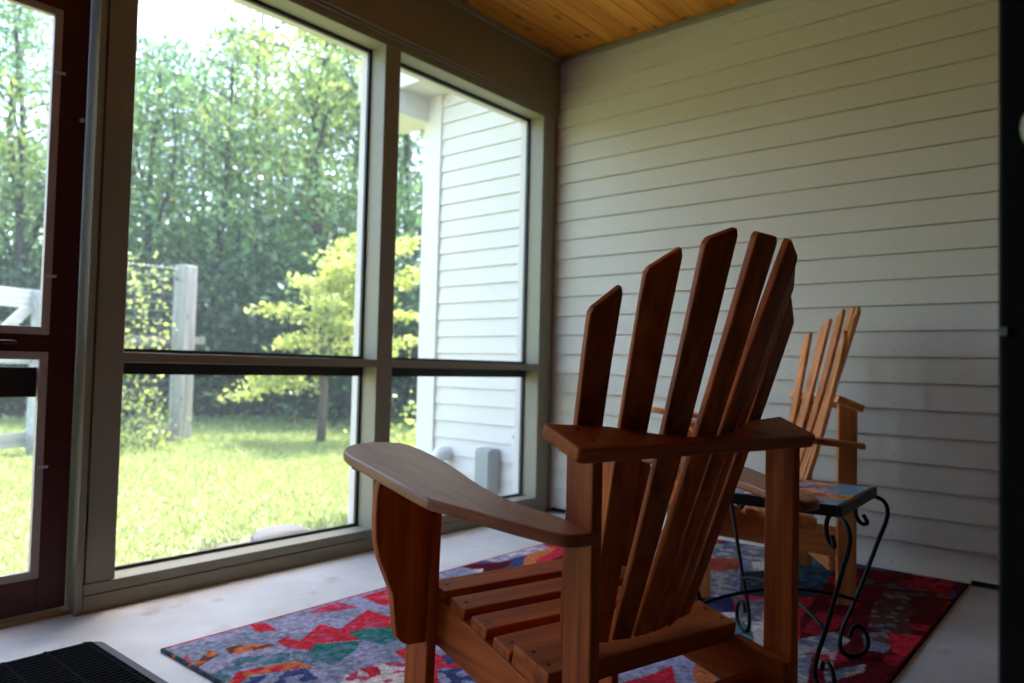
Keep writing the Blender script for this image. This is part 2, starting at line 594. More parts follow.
t3.box((-0.030, YB, CEIL - 0.030), (-0.009, -0.035, CEIL - 0.001))
tag(t3.build('trim_3', frame_paint, bevel=0.004), kind='structure')
t4 = MB()
t4.box((XL, -0.012, 2.128), (-0.012, 0.0, 2.144))
tag(t4.build('trim_4', beam_paint, bevel=0.003), kind='structure')


def screen_frame(mb, x0, x1, z0, z1, y, w=0.013, dpt=0.012):
    mb.box((x0, y, z0), (x0 + w, y + dpt, z1)); mb.box((x1 - w, y, z0), (x1, y + dpt, z1))
    mb.box((x0, y, z0), (x1, y + dpt, z0 + w)); mb.box((x0, y, z1 - w), (x1, y + dpt, z1))


def window(name, x0, x1):
    tb = MB(); tb.box((x0, 0.001, 0.7465), (x1, 0.092, 0.778))
    w = tag(tb.build(name, frame_paint, bevel=0.0015), kind='structure')
    for z0, z1 in ((0.083, 0.7465), (0.778, HZ)):
        m = MB(); screen_frame(m, x0, x1, z0, z1, 0.092)
        if z0 < .5: m.box((x0, 0.088, 0.708), (x1, 0.104, 0.7465))
        fr = m.build('screen_frame', black_gasket, w)
        p = MB(); p.add([(x0, 0.099, z0), (x1, 0.099, z0), (x1, 0.099, z1), (x0, 0.099, z1)], [(0, 1, 2, 3)])
        p.build('screen_mesh', screen_mat, w)
    return w


window('window_1', PX1, MX0)
window('window_2', MX1, SX)
window('added_light_bay', -4.10, -3.29)  # out-of-view screen opening, added to light the chair's left faces

# red screen door
DX0, DX1 = -3.19, -2.322
d = MB()
yf, yb = 0.055, 0.095
d.box((DX0, yf, 0.018), (DX0 + 0.075, yb, 2.01)); d.box((-2.396, yf, 0.018), (DX1, yb, 2.01))
for z0, z1 in ((0.018, 0.116), (0.772, 0.822), (1.79, 2.01)): d.box((DX0 + 0.075, yf, z0), (-2.396, yb, z1))
door = tag(d.build('door_1', door_red, bevel=0.002), kind='structure')
tag(door, 'dark red wooden screen door with two screened panels')
for z0, z1 in ((0.116, 0.772), (0.822, 1.79)):
    m = MB()
    x0, x1 = DX0 + 0.075, -2.396
    w = 0.023
    ya, yc = yf - 0.004, yf + 0.016
    m.box((x0, ya, z0), (x0 + w, yc, z1)); m.box((x1 - w, ya, z0), (x1, yc, z1))
    m.box((x0 + w, ya, z0), (x1 - w, yc, z0 + w)); m.box((x0 + w, ya, z1 - w), (x1 - w, yc, z1))
    b_ = m.build('bead', bead_paint, door, bevel=0.002)
    b_['label'] = 'pale grey bead around the screen panel'
    p = MB(); p.add([(x0, 0.085, z0), (x1, 0.085, z0), (x1, 0.085, z1), (x0, 0.085, z1)], [(0, 1, 2, 3)])
    p.build('screen_mesh', screen_mat, door)
m = MB(); m.box((DX0 + 0.075, 0.070, 0.640), (-2.418, 0.090, 0.727))
m.build('push_bar', black_gasket, door, bevel=0.002)['label'] = 'dark crossbar behind the lower screen'
m = MB(); m.tube([(-2.62, 0.03, 0.797), (-2.61, 0.025, 0.797), (-2.50, 0.025, 0.797), (-2.49, 0.03, 0.797), (-2.48, 0.055, 0.797)], 0.006)
m.tube([(-2.62, 0.03, 0.797), (-2.63, 0.055, 0.797)], 0.006)
m.build('handle', black_gasket, door, smooth=True)['label'] = 'dark pull handle'
for px, pv in ((67, 72), (55, 272), (47, 465)):
    zc = {72: 1.60, 272: 0.995, 465: 0.437}[pv]
    m = MB(); m.box((-2.412, yf - 0.008, zc - 0.004), (-2.385, yf - 0.003, zc + 0.004))
    m.build('clip', white_plastic, door, bevel=0.001)
m = MB(); m.tube([(-2.335, yf, 1.475), (-2.335, yf - 0.012, 1.475), (-2.335, yf - 0.016, 1.475)], [0.006, 0.006, 0.003])
m.build('stop_button', white_plastic, door, smooth=True)
m = MB(); m.box((-3.2, 0.03, 0.0), (-2.316, 0.14, 0.012))
tag(m.build('trim_5', simple('threshold_wood', srgb(170, 150, 110), 0.6), bevel=0.002), kind='structure')

# dark house door standing open close to the camera
d = MB(); d.box((-2.446, -3.14, 0.008), (-2.404, -2.294, 2.04))
door2 = tag(d.build('door_2', door_black, bevel=0.003), 'charcoal house door standing open at the right edge', kind='structure')
m = MB()
prof = [(0.000, 0.026), (0.004, 0.026), (0.008, 0.012), (0.022, 0.011), (0.028, 0.022), (0.038, 0.027), (0.050, 0.024), (0.056, 0.012), (0.057, 0.001)]
m.tube([(-2.446 - h, -2.340, 0.957) for h, r_ in prof], [r_ for h, r_ in prof], n=20)
m.build('knob', knob_mat, door2, smooth=True)['label'] = 'pale round door knob'
m = MB(); m.box((-2.450, -2.3005, 0.795), (-2.446, -2.295, 0.802)); m.build('latch', metal_grey, door2)

# ------------------------------------------------------------------ exterior of the house
we = MB()
siding(we, lambda t, dd, z: (-dd + 0.002, (0.885, 0.13)[t], z), Z0 - 2 * EXP, 2.44)
we.box((0.012, 0.0, -0.3), (0.2, 1.03, 2.44))
tag(we.build('wall_exterior', siding_ext), kind='structure')
m = MB(); m.box((-0.022, 0.885, -0.25), (0.06, 1.035, 2.44)); tag(m.build('trim_6', siding_ext, bevel=0.003), kind='structure')
m = MB(); m.box((-0.030, 0.13, -0.25), (0.0, 0.165, 2.44)); tag(m.build('trim_7', siding_ext, bevel=0.003), kind='structure')
# block of the house behind the siding, roofs and eave
m = MB(); m.box((0.08, YB, -0.3), (5.0, 1.03, 2.44)); tag(m.build('wall_house', siding_ext), kind='structure')
rf = MB()
rf.box((-0.27, 0.80, 2.44), (5.2, 1.36, 2.47))              # soffit over the wing
rf.box((-0.27, 1.00, 2.285), (0.05, 1.30, 2.44))            # boxed eave return
rf.box((-0.29, 0.80, 2.42), (-0.27, 1.36, 2.60))            # fascia
rf.box((XL - 0.3, YB - 0.3, 2.50), (-0.0, 0.34, 2.56))      # porch roof deck
rf.add([(-0.29, -3.6, 2.60), (5.3, -3.6, 2.60), (5.3, 1.38, 2.60), (-0.29, 1.38, 2.60), (5.3, -3.6, 4.0), (5.3, 1.38, 4.0)],
       [(0, 3, 5, 4), (0, 1, 2, 3), (3, 2, 5), (0, 4, 1)])
tag(rf.build('roof', roof_mat), kind='structure')
# hidden header above the screens, outside skin
m = MB()
for a_, b_ in ((MX0 - .007, MX1 + .012), (SX - .007, -0.03), (PX0, PX1 + .012)): m.box((a_, 0.112, 0.06), (b_, 0.150, HZ))
m.box((PX0, 0.112, HZ - .012), (-.03, 0.150, HZ + .05))
m.build('trim_10', siding_ext, bevel=.002)['kind'] = 'structure'
m = MB(); m.box((XL, 0.10, 2.15), (-0.0, 0.14, 2.52)); tag(m.build('trim_8', siding_ext), kind='structure')
m = MB(); m.box((XL, 0.06, -0.5), (0.0, 0.14, -0.001)); tag(m.build('trim_9', simple('foundation_concrete', srgb(150, 146, 138), 0.9)), kind='structure')

t = empty('utility_box', (-0.012, 0.405, 0.05))
m = MB(); m.box((-0.085, -0.06, 0.0), (0, 0.06, 0.25)); m.build('housing', box_grey, t, bevel=0.012, seg=3)
m = MB(); m.box((-0.092, -0.05, 0.012), (-0.085, 0.05, 0.238)); m.build('cover', box_grey, t, bevel=0.003)
m = MB(); m.tube([(-0.03, -0.015, -0.26), (-0.03, -0.015, 0.004)], 0.022, n=14); m.build('conduit', box_grey, t, smooth=True)
tag(t, 'grey utility box with conduit on the white siding outside', 'utility box')
t = empty('vent_pipe', (-0.012, 0.765, 0.0))
m = MB(); m.tube(smooth_path([(0.0, 0, 0.235), (-0.05, 0, 0.235), (-0.082, 0, 0.21), (-0.085, 0, 0.10)]), 0.042, n=18); m.build('elbow', white_plastic, t, smooth=True)
m = MB(); m.tube([(-0.085, 0, 0.135), (-0.085, 0, 0.075)], 0.048, n=18); m.build('collar', white_plastic, t, smooth=True)
tag(t, 'white plastic vent pipe elbow on the siding near the corner board', 'pipe')
t = empty('wall_thermometer', (-0.014, 0.235, 0.25))
m = MB(); m.box((-0.016, -0.016, 0.0), (0.004, 0.016, 0.16)); m.build('plate', white_plastic, t, bevel=0.004)
m = MB(); m.tube([(-0.016, 0, 0.125), (-0.022, 0, 0.125)], 0.008, n=12); m.build('dial', box_grey, t)
tag(t, 'narrow white fitting with a dark dot on the siding behind the screen edge', 'fitting')

# ------------------------------------------------------------------ lawn
def gz(x, y):
    dd = 0.45 * x + y
    z = -0.13 - 0.07 * min(max((y - 0.5) / 5, 0), 1)
    if dd > 9.5: z += (dd - 9.5) * 0.05
    return z + 0.02 * math.sin(x * 1.7) * math.sin(y * 1.3) * min(1, max(0, (y - 0.5) / 2))


me = bpy.data.meshes.new('lawn')
gx = np.linspace(-16, 34, 101); gy = np.concatenate([np.linspace(0.13, 12, 60), np.linspace(12.6, 45, 40)])
vs = [(x, y, gz(x, y)) for y in gy for x in gx]
nx = len(gx)
fs = [(j * nx + i, j * nx + i + 1, (j + 1) * nx + i + 1, (j + 1) * nx + i) for j in range(len(gy) - 1) for i in range(nx - 1)]
me.from_pydata(vs, [], fs); me.materials.append(ground_material())
me.polygons.foreach_set('use_smooth', [True] * len(me.polygons))
lawn = bpy.data.objects.new('ground', me); col.objects.link(lawn); tag(lawn, kind='structure')


def mesh_np(name, V, Fq, mat):
    me = bpy.data.meshes.new(name)
    V = np.asarray(V, np.float32); Fq = np.asarray(Fq, np.int32)
    k = Fq.shape[1]
    me.vertices.add(len(V)); me.vertices.foreach_set('co', V.ravel())
    me.loops.add(Fq.size); me.loops.foreach_set('vertex_index', Fq.ravel())
    me.polygons.add(len(Fq)); me.polygons.foreach_set('loop_start', np.arange(0, Fq.size, k, dtype=np.int32))
    me.materials.append(mat)
    me.update(calc_edges=True)
    return me


def obj_np(name, V, Fq, mat, parent=None):
    o = bpy.data.objects.new(name, mesh_np(name, V, Fq, mat)); col.objects.link(o)
    if parent: o.parent = parent
    return o


rng = np.random.default_rng(7)
NB = 90000
gp = []
yy = 0.75 + (rng.random(NB * 2) ** 1.5) * 9.3
xx = -4.0 + rng.random(NB * 2) * 11.5
keep = (0.45 * xx + yy < 10.2) & (xx > -3.6 + yy * -0.1) & (xx < 0.2 + yy * 1.2)
n1 = rng.random(NB * 2)
keep &= (yy > 0.85 + 0.15 * np.sin(xx * 4.0) + 0.4 * n1 ** 2)
keep &= ~((xx > -0.35) & (yy < 1.4))
xx, yy = xx[keep][:NB], yy[keep][:NB]
nb = len(xx)
h = (0.018 + 0.03 * rng.random(nb)) * np.where(yy > 3, 1.25, 1.0)
tall = rng.random(nb) < 0.012
h[tall] *= 2.4
wd = 0.004 + 0.0018 * yy
an = rng.random(nb) * 2 * np.pi
lx, ly = np.cos(an), np.sin(an)
ln = rng.normal(0, 0.8, (nb, 2)) * h[:, None]
zz = np.array([gz(a, b) for a, b in zip(xx, yy)])
V = np.zeros((nb, 4, 3))
V[:, 0] = np.stack([xx - lx * wd, yy - ly * wd, zz], 1); V[:, 1] = np.stack([xx + lx * wd, yy + ly * wd, zz], 1)
V[:, 2] = np.stack([xx + lx * wd * .4 + ln[:, 0], yy + ly * wd * .4 + ln[:, 1], zz + h], 1)
V[:, 3] = np.stack([xx - lx * wd * .4 + ln[:, 0], yy - ly * wd * .4 + ln[:, 1], zz + h], 1)
grass_mat = leaf_material('grass_blades', srgb(120, 138, 80), srgb(160, 170, 118), 0.3, 0.0)
g = obj_np('grass', V.reshape(-1, 3), np.arange(nb * 4).reshape(-1, 4), grass_mat)
tag(g, 'sunlit short green grass of the lawn outside the screens', 'grass', kind='stuff')

# flat stones by the sill
def stone(x, y, sx, sy, sz, label, seed):
    rr = random.Random(seed)
    bm = bmesh.new(); bmesh.ops.create_icosphere(bm, subdivisions=3, radius=1)
    ph = [rr.uniform(0, 6) for _ in range(6)]
    for v in bm.verts:
        k = 1 + 0.12 * math.sin(3 * v.co.x + ph[0]) * math.cos(2.3 * v.co.y + ph[1]) + 0.08 * math.sin(5 * v.co.y + ph[2])
        v.co = Vector((v.co.x * sx * k, v.co.y * sy * k, max(-0.9, min(0.75, v.co.z)) * sz))
    me = bpy.data.meshes.new('flat_stone'); bm.to_mesh(me); bm.free(); me.materials.append(stone_mat)
    me.polygons.foreach_set('use_smooth', [True] * len(me.polygons))
    o = bpy.data.objects.new('flat_stone', me); col.objects.link(o); o.location = (x, y, gz(x, y) + sz * 0.35)
    tag(o, label, 'stone')


p = at_z(280, 534, -0.12)
stone(p[0], p[1], 0.17, 0.10, 0.045, 'long flat grey stone in the gravel just outside the big lower screen', 1)
p = at_z(150, 572, -0.12)
stone(p[0], p[1] + .03, 0.07, 0.05, 0.03, 'small pale stone outside the lower left corner of the big screen', 2)

# ------------------------------------------------------------------ plants
def leaves(P, size, rg, aspect=0.55, droop=0.3):
    n = len(P)
    a = rg.normal(size=(n, 3)); a /= np.linalg.norm(a, axis=1)[:, None]
    nn = rg.normal(size=(n, 3)); nn[:, 2] += 0.8
    b = np.cross(nn, a); b /= np.linalg.norm(b, axis=1)[:, None] + 1e-9
    s = size * (0.6 + 0.8 * rg.random(n))[:, None]
    V = np.zeros((n, 4, 3))
    V[:, 0] = P - a * s * .5; V[:, 2] = P + a * s * .5
    V[:, 1] = P + b * s * aspect * .5; V[:, 3] = P - b * s * aspect * .5
    return V.reshape(-1, 3), np.arange(4 * n).reshape(-1, 4)


bark = simple('bark', srgb(78, 70, 62), 0.9, noise=0.3, scale=9, bump=0.5)
bark_dark = simple('bark_dark', srgb(54, 50, 46), 0.9, noise=0.3, scale=9, bump=0.5)
leafA = leaf_material('leaves_mid', srgb(74, 106, 64), srgb(140, 160, 92), 0.5)
leafB = leaf_material('leaves_cool', srgb(52, 88, 62), srgb(112, 142, 94), 0.5)
leafC = leaf_material('leaves_light', srgb(98, 124, 62), srgb(154, 166, 92), 0.45)
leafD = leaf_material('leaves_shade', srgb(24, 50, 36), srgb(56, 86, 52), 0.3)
leafY = leaf_material('leaves_yellow_green', srgb(128, 146, 72), srgb(186, 194, 122), 0.45)


def make_tree(name, seed, H, spread, nleaf, lsize, mat, bk, crown0=0.3, fork=False, r0=0.11, clump=0.36):
    """trunk that forks into limbs, leaves in clumps along the limbs; origin at the base"""
    rg = np.random.default_rng(seed)
    root = empty(name, (0, 0, 0))
    tr = MB()
    lean = rg.normal(0, 0.06, 2)
    npt = 9
    tp = []
    for i in range(npt):
        z = H * 0.92 * i / (npt - 1)
        w = 0.12 * np.sin(z * 0.9 + seed)
        tp.append(np.array([lean[0] * z + w * .6, lean[1] * z + w * .4, z - (0.15 if i == 0 else 0)]))
    tr.tube(tp, [r0 * (1 - 0.85 * i / (npt - 1)) + 0.01 for i in range(npt)], n=7)
    cl = []
    nl = 13
    for k in range(nl):
        tt = crown0 + (0.97 - crown0) * (k + rg.random() * .8) / nl
        zi = tt * (npt - 1); i0 = min(int(zi), npt - 2); base = tp[i0] + (tp[i0 + 1] - tp[i0]) * (zi - i0)
        an = k * 2.4 + rg.normal(0, .4)
        L = spread * (1.15 - 0.75 * (tt - crown0) / (1 - crown0)) * rg.uniform(.7, 1.15)
        up = rg.uniform(.25, .75)
        dirv = np.array([math.cos(an), math.sin(an), up])
        pts = [base]
        cur = base.copy()
        for s in range(5):
            dirv = dirv + rg.normal(0, .22, 3); dirv[2] += -0.05
            dirv /= np.linalg.norm(dirv)
            cur = cur + dirv * L / 5
            pts.append(cur.copy())
            if s >= 1:
                for q in range(2): cl.append(cur + rg.normal(0, L * .16, 3))
        tr.tube(pts, [r0 * (.42 - .3 * tt) * (1 - .8 * s / 5) + .006 for s in range(6)], n=5)
    for k in range(4): cl.append(tp[-1] + rg.normal(0, spread * .22, 3))
    if fork:
        base = tp[2]
        pts = [base]; cur = base.copy(); dirv = np.array([-.6, .2, 1.0])
        for s in range(6):
            dirv = dirv / np.linalg.norm(dirv); cur = cur + dirv * H * .11; pts.append(cur.copy()); dirv += rg.normal(0, .15, 3) + np.array([0.05, 0, .1])
            if s > 2: cl.append(cur + rg.normal(0, .3, 3))
        tr.tube(pts, [r0 * .7 * (1 - .75 * s / 6) for s in range(7)], n=7)
    tr.build('trunk', bk, root, smooth=True)
    cl = np.array(cl)
    idx = rg.integers(0, len(cl), nleaf)
    P = cl[idx] + rg.normal(0, 1, (nleaf, 3)) * np.array([clump, clump, clump * .45]) * (H / 11)
    V, Fq = leaves(P, lsize, rg)
    obj_np('foliage', V, Fq, mat, root)
    return root


def copy_tree(o):
    c = o.copy(); col.objects.link(c)
    for ch in list(o.children):
        d_ = ch.copy(); col.objects.link(d_); d_.parent = c
        for g_ in list(ch.children):
            e_ = g_.copy(); col.objects.link(e_); e_.parent = d_
    return c


protos = [make_tree('woodland_tree', 11, 10.5, 2.6, 7938, .11, leafA, bark_dark, .22),
          make_tree('woodland_tree', 12, 11.5, 2.3, 7182, .11, leafB, bark_dark, .18, fork=True),
          make_tree('woodland_tree', 13, 9.0, 2.6, 7182, .11, leafC, bark, .28),
          make_tree('woodland_tree', 14, 12.5, 2.4, 7938, .11, leafB, bark_dark, .30, fork=True)]
# (pixel column, depth, kind, scale, turn)
TREES = [(-60, 13, 0, .80, .3), (-20, 16, 3, .8, 1.2), (22, 12.5, 1, .75, 2.0), (60, 17, 0, .85, 4), (105, 14.5, 3, .62, .7),
         (140, 16, 1, .70, 3.3), (185, 15, 0, .66, 1.9), (205, 14.5, 1, .62, 0.2), (232, 17, 3, .72, 2.4),
         (265, 14, 2, .95, 1.1), (278, 18, 0, 1.05, 0.6), (296, 15, 1, .80, 4.4), (335, 16.5, 3, .82, 5.8), (352, 14.5, 1, .70, 2.9),
         (378, 17, 0, .85, 3.7), (410, 14, 1, .80, 1.5), (440, 17, 3, .9, 0.1)]
used = set()
for (u, dep, k, s, rz) in TREES:
    if k not in used: o = protos[k]; used.add(k)
    else: o = copy_tree(protos[k])
    x, y = at_depth(u, dep)
    o.location = (x, y, gz(x, y)); o.rotation_euler = (0, 0, rz); o.scale = (s, s, s)
    tag(o, 'tall leafy tree in the dense woods beyond the lawn', 'tree', 'woodland trees beyond the lawn')


def edge_tree(lines, dep, widths, seed, nleaf, mat, label, top):
    """tree at the edge of the woods, trunk and limbs as seen from the porch"""
    rg = np.random.default_rng(seed)
    b = CAM + ray(lines[0][0][0], 400) * dep
    base = np.array([b[0], b[1], gz(b[0], b[1])])
    root = empty('edge_tree', tuple(base))
    ff = np.array([math.cos(YAW), math.sin(YAW), 0])
    tr = MB(); cl = []
    for li, (ln_, w_) in enumerate(zip(lines, widths)):
        side = rg.normal(0, .5) if li else 0
        pts = []
        for i, (u, v) in enumerate(ln_):
            q = CAM + ray(u, v) * dep + ff * side * i / len(ln_) - base
            if li == 0 and i == 0: q[2] = -.15
            pts.append(q)
        sp_ = smooth_path(pts, 4)
        tr.tube(sp_, [w_ * (1 - .75 * i / len(sp_)) for i in range(len(sp_))], n=8)
        for q in sp_:
            if q[2] + base[2] > top: cl.append(q)
        # twigs
        for q in sp_[len(sp_) // 3:]:
            if rg.random() < .6:
                dv_ = rg.normal(0, 1, 3); dv_[2] = abs(dv_[2]) * .5; dv_ /= np.linalg.norm(dv_); L_ = rg.uniform(.5, 1.5)
                tr.tube([q, q + dv_ * L_ * .5 + (0, 0, .05), q + dv_ * L_], [w_ * .22, w_ * .15, .006], n=4)
                if q[2] + base[2] > top - .8: cl += [q + dv_ * L_, q + dv_ * L_ * .7]
    tr.build('trunk', bark_dark, root, smooth=True)
    cl = np.array(cl)
    P = cl[rg.integers(0, len(cl), nleaf)] + rg.normal(0, 1, (nleaf, 3)) * np.array([.32, .32, .16])
    V, Fq = leaves(P, .10, rg)
    obj_np('foliage', V, Fq, mat, root)
    tag(root, label, 'tree')


edge_tree([[(324, 428), (322, 300), (321, 245), (316, 205), (318, 160), (315, 120), (318, 92), (324, 60)], [(319, 232), (303, 220), (288, 200), (279, 168), (274, 148)], [(317, 160), (328, 120), (342, 106), (362, 94)], [(316, 125), (306, 105), (297, 82)]],
          12.0, [.085, .05, .045, .035], 41, 2600, leafA, 'tree with dark forked trunk and curving left limb, right of the woods edge', 3.0)
edge_tree([[(212, 430), (216, 280), (222, 225), (226, 180), (229, 140), (231, 112), (233, 60)], [(223, 210), (238, 180), (246, 150)]],
          12.4, [.085, .04], 42, 1700, leafB, 'straight dark-trunked tree right of the garden post at the woods edge', 3.6)
edge_tree([[(147, 425), (147, 300), (148, 250), (150, 190), (153, 145), (159, 105), (160, 60)], [(149, 245), (160, 225), (176, 190), (185, 150), (184, 110)], [(148, 200), (138, 170), (130, 130)]],
          12.2, [.075, .055, .04], 43, 2200, leafB, 'twin-stemmed dark tree left of the garden post at the woods edge', 3.2)
edge_tree([[(256, 428), (257, 300), (257, 200), (256, 120), (258, 50)]],
          13.2, [.06], 44, 1400, leafC, 'slim straight tree midway along the woods edge with pale leaves', 3.6)
edge_tree([[(20, 428), (22, 300), (18, 200), (10, 140), (12, 80)], [(19, 215), (35, 170), (42, 130)], [(18, 190), (0, 160), (-15, 130)]],
          11.5, [.08, .045, .04], 45, 1800, leafA, 'forked tree at the woods edge seen through the upper panel of the red door', 3.0)


def make_shrub(name, seed, H, W, nleaf, lsize, mat, bk, layers=False):
    rg = np.random.default_rng(seed)
    root = empty(name, (0, 0, 0))
    st = MB(); cl = []
    for k in range(9):
        an = k * 0.72 + rg.normal(0, .3)
        pts = [np.array([0.03 * math.cos(an), .03 * math.sin(an), -.05])]
        L = H * rg.uniform(.75, 1.1)
        for s in range(1, 6):
            f = s / 5
            pts.append(np.array([math.cos(an) * W * .5 * f ** 1.2 * rg.uniform(.7, 1.1), math.sin(an) * W * .5 * f ** 1.2 * rg.uniform(.7, 1.1), L * f * (1 - .18 * f)]))
            if s > 1: cl += [pts[-1] + rg.normal(0, .1 * H, 3) for _ in range(2)]
        st.tube(pts, [.02 * H * (1 - .16 * s) for s in range(6)], n=5)
    for k in range(10): cl.append(np.array([rg.normal(0, W * .25), rg.normal(0, W * .25), rg.uniform(.1, .5) * H]))
    st.build('stem', bk, root, smooth=True)
    cl = np.array(cl)
    P = cl[rg.integers(0, len(cl), nleaf)] + rg.normal(0, 1, (nleaf, 3)) * np.array([W * .12, W * .12, H * .08])
    P[:, 2] = np.maximum(P[:, 2], .03)
    V, Fq = leaves(P, lsize, rg)
    obj_np('foliage', V, Fq, mat, root)
    return root


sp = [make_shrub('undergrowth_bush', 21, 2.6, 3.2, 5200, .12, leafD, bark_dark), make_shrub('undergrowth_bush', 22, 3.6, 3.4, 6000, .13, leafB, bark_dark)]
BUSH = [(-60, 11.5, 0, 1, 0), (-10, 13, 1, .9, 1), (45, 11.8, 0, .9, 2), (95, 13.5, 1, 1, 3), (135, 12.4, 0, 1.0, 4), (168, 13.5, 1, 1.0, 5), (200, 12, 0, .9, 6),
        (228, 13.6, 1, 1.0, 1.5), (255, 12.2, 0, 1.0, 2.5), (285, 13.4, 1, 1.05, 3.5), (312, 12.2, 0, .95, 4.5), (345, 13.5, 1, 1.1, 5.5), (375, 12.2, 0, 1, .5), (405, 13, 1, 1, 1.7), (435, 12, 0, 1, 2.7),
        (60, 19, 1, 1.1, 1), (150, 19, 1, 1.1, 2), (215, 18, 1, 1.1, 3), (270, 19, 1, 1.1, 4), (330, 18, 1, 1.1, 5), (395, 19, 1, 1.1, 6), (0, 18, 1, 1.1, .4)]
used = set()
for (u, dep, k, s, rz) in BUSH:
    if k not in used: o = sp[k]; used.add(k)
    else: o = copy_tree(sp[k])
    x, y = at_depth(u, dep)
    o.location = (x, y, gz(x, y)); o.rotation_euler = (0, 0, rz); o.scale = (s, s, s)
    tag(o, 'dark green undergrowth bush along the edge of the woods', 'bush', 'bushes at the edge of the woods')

# bright young tree with layered boughs
def young_tree():
    rg = np.random.default_rng(31)
    x, y = at_depth(322, 8.6)
    root = empty('young_tree', (x, y, gz(x, y)))
    tr = MB()
    tp = [np.array([0, 0, -.1]), np.array([.02, 0, .6]), np.array([.0, .05, 1.2]), np.array([.06, .0, 1.9]), np.array([.05, .02, 2.5])]
    tr.tube(tp, [.055, .048, .04, .028, .01], n=8)
    P = []
    rr = np.array([math.sin(YAW), -math.cos(YAW), 0]); ff = np.array([math.cos(YAW), math.sin(YAW), 0])
    boughs = [(-1.05, .62, .1, -.10), (-.75, .80, -.3, -.12), (-.55, 1.05, .2, .10), (-.6, 1.25, -.3, .28), (-.35, 1.5, .2, .42), (.85, .85, .1, .1), (1.05, 1.2, -.3, .3), (.9, 1.5, .3, .45), (.45, 1.9, -.1, .50), (.75, 1.75, .1, .55),
              (.25, 2.0, .3, .35), (.2, 1.3, -.9, .3), (.3, 1.6, -.8, .4), (.3, 1.2, .9, .2), (.5, 1.6, -.7, .5), (-.2, .85, -.8, .0), (.6, 1.0, .6, .1), (1.25, 1.5, .2, .6), (1.0, 1.8, -.2, .55), (.5, 1.1, -.6, .3), (.7, 1.35, .0, .35), (1.3, 1.0, .2, .2)]
    for dx, z, dy, rise in boughs:
        b0 = np.array([.03, .0, z]); e = b0 + rr * dx + ff * dy + np.array([0, 0, rise])
        pts = [b0 + (e - b0) * t_ + np.array([0, 0, .12 * math.sin(math.pi * t_)]) + rg.normal(0, .02, 3) for t_ in (0, .25, .5, .75, 1)]
        tr.tube(pts, [.018, .014, .011, .008, .004], n=5)
        for i in range(260):
            t_ = rg.uniform(.18, 1.05)
            c = b0 + (e - b0) * t_ + np.array([0, 0, .12 * math.sin(math.pi * min(t_, 1))])
            P.append(c + rg.normal(0, 1, 3) * np.array([.12, .12, .045]) * (1.25 - .55 * t_))
    tr.build('trunk', bark, root, smooth=True)
    V, Fq = leaves(np.array(P), .075, rg, .6)
    obj_np('foliage', V, Fq, leafY, root)
    tag(root, 'bright yellow-green young tree with layered boughs at the far side of the lawn', 'tree')


young_tree()


def vine(u, dep, z0, z1, w, n, label, name, mat, size=.07, seed=1):
    rg = np.random.default_rng(seed)
    x, y = at_depth(u, dep)
    root = empty(name, (x, y, gz(x, y)))
    st = MB(); P = []
    for k in range(5):
        px = rg.normal(0, w * .35); py = rg.normal(0, .08)
        pts = []
        for i in range(8):
            z = -.03 + (z1 - 0.0) * i / 7 * rg.uniform(.9, 1.0)
            pts.append((px + .05 * math.sin(i * 1.3 + k), py + .04 * math.cos(i * 1.7 + k), z))
        st.tube(pts, [.009 - .0008 * i for i in range(8)], n=5)
        for i in range(n // 5):
            j = rg.integers(0, 8)
            if pts[j][2] < z0: continue
            P.append(np.array(pts[j]) + rg.normal(0, 1, 3) * np.array([w * .3, .1, .13]))
    st.build('stem', bark, root, smooth=True)
    V, Fq = leaves(np.array(P), size, rg, .75)
    obj_np('foliage', V, Fq, mat, root)
    tag(root, label, 'vine' if name == 'climbing_vine' else 'plant')


vine(128, 7.9, .25, 2.05, .24, 640, 'pale leafy vine climbing the wire garden fence beside the post', 'climbing_vine', leafY, .055, 3)
vine(122, 7.6, .1, .7, .5, 260, 'low weed with dark leaves at the foot of the climbing vine', 'weed', leafD, .05, 4)
vine(148, 7.4, .02, .5, .35, 220, 'knee-high weed in front of the garden post', 'weed', leafC, .05, 5)
vine(170, 8.0, .02, .26, .25, 110, 'tuft of tall weeds at the base of the garden post', 'weed', leafC, .05, 6)
vine(428, 5.9, .02, .42, .35, 300, 'yellow-green leafy plant by the corner board outside', 'weed', leafY, .05, 8)
vine(404, 5.6, .02, .45, .4, 300, 'bushy light green plant outside behind the post between the screens', 'weed', leafC, .05, 9)

# garden fence post, wire and white wooden gate
px, py = at_depth(181, 8.5)
gx_, gy_ = at_depth(40, 7.2)
t = empty('fence_post', (px, py, gz(px, py)), YAW - R(24) - math.pi / 2)
m = MB(); m.box((-.09, -.09, -.1), (.09, .09, 2.03)); m.build('shaft', weathered, t, bevel=.012)
m = MB(); m.tube([(-.03, -.09, 1.86), (-.03, -.096, 1.86)], .022, n=12); m.build('knot', bark, t)
tag(t, 'tall weathered square wooden post standing on the lawn by the wire fence', 'post')
t = empty('wire_fence', (px, py, gz(px, py)))
A = np.array([0, 0, 0.0]); B = np.array([gx_ - px, gy_ - py, gz(gx_, gy_) - gz(px, py)])
m = MB()
L = np.linalg.norm(B[:2]); dirx = B / L
for i in range(20):
    z = .12 + i * .098
    m.tube([A + (0, 0, z) + dirx * .1, A + (0, 0, z) + dirx * (L - .08)], .0035, n=4)
k = .15
while k < L - .1:
    m.tube([A + dirx * k + (0, 0, .1), A + dirx * k + (0, 0, 2.0)], .0028, n=4); k += .15
m.build('mesh', wire_mat, t)
m = MB()
e0 = A - dirx * .36 + np.array([0, 0, 1.12]); e1 = A + dirx * (L - .08) + np.array([0, 0, 1.12])
nn_ = np.array([-dirx[1], dirx[0], 0]) * .03
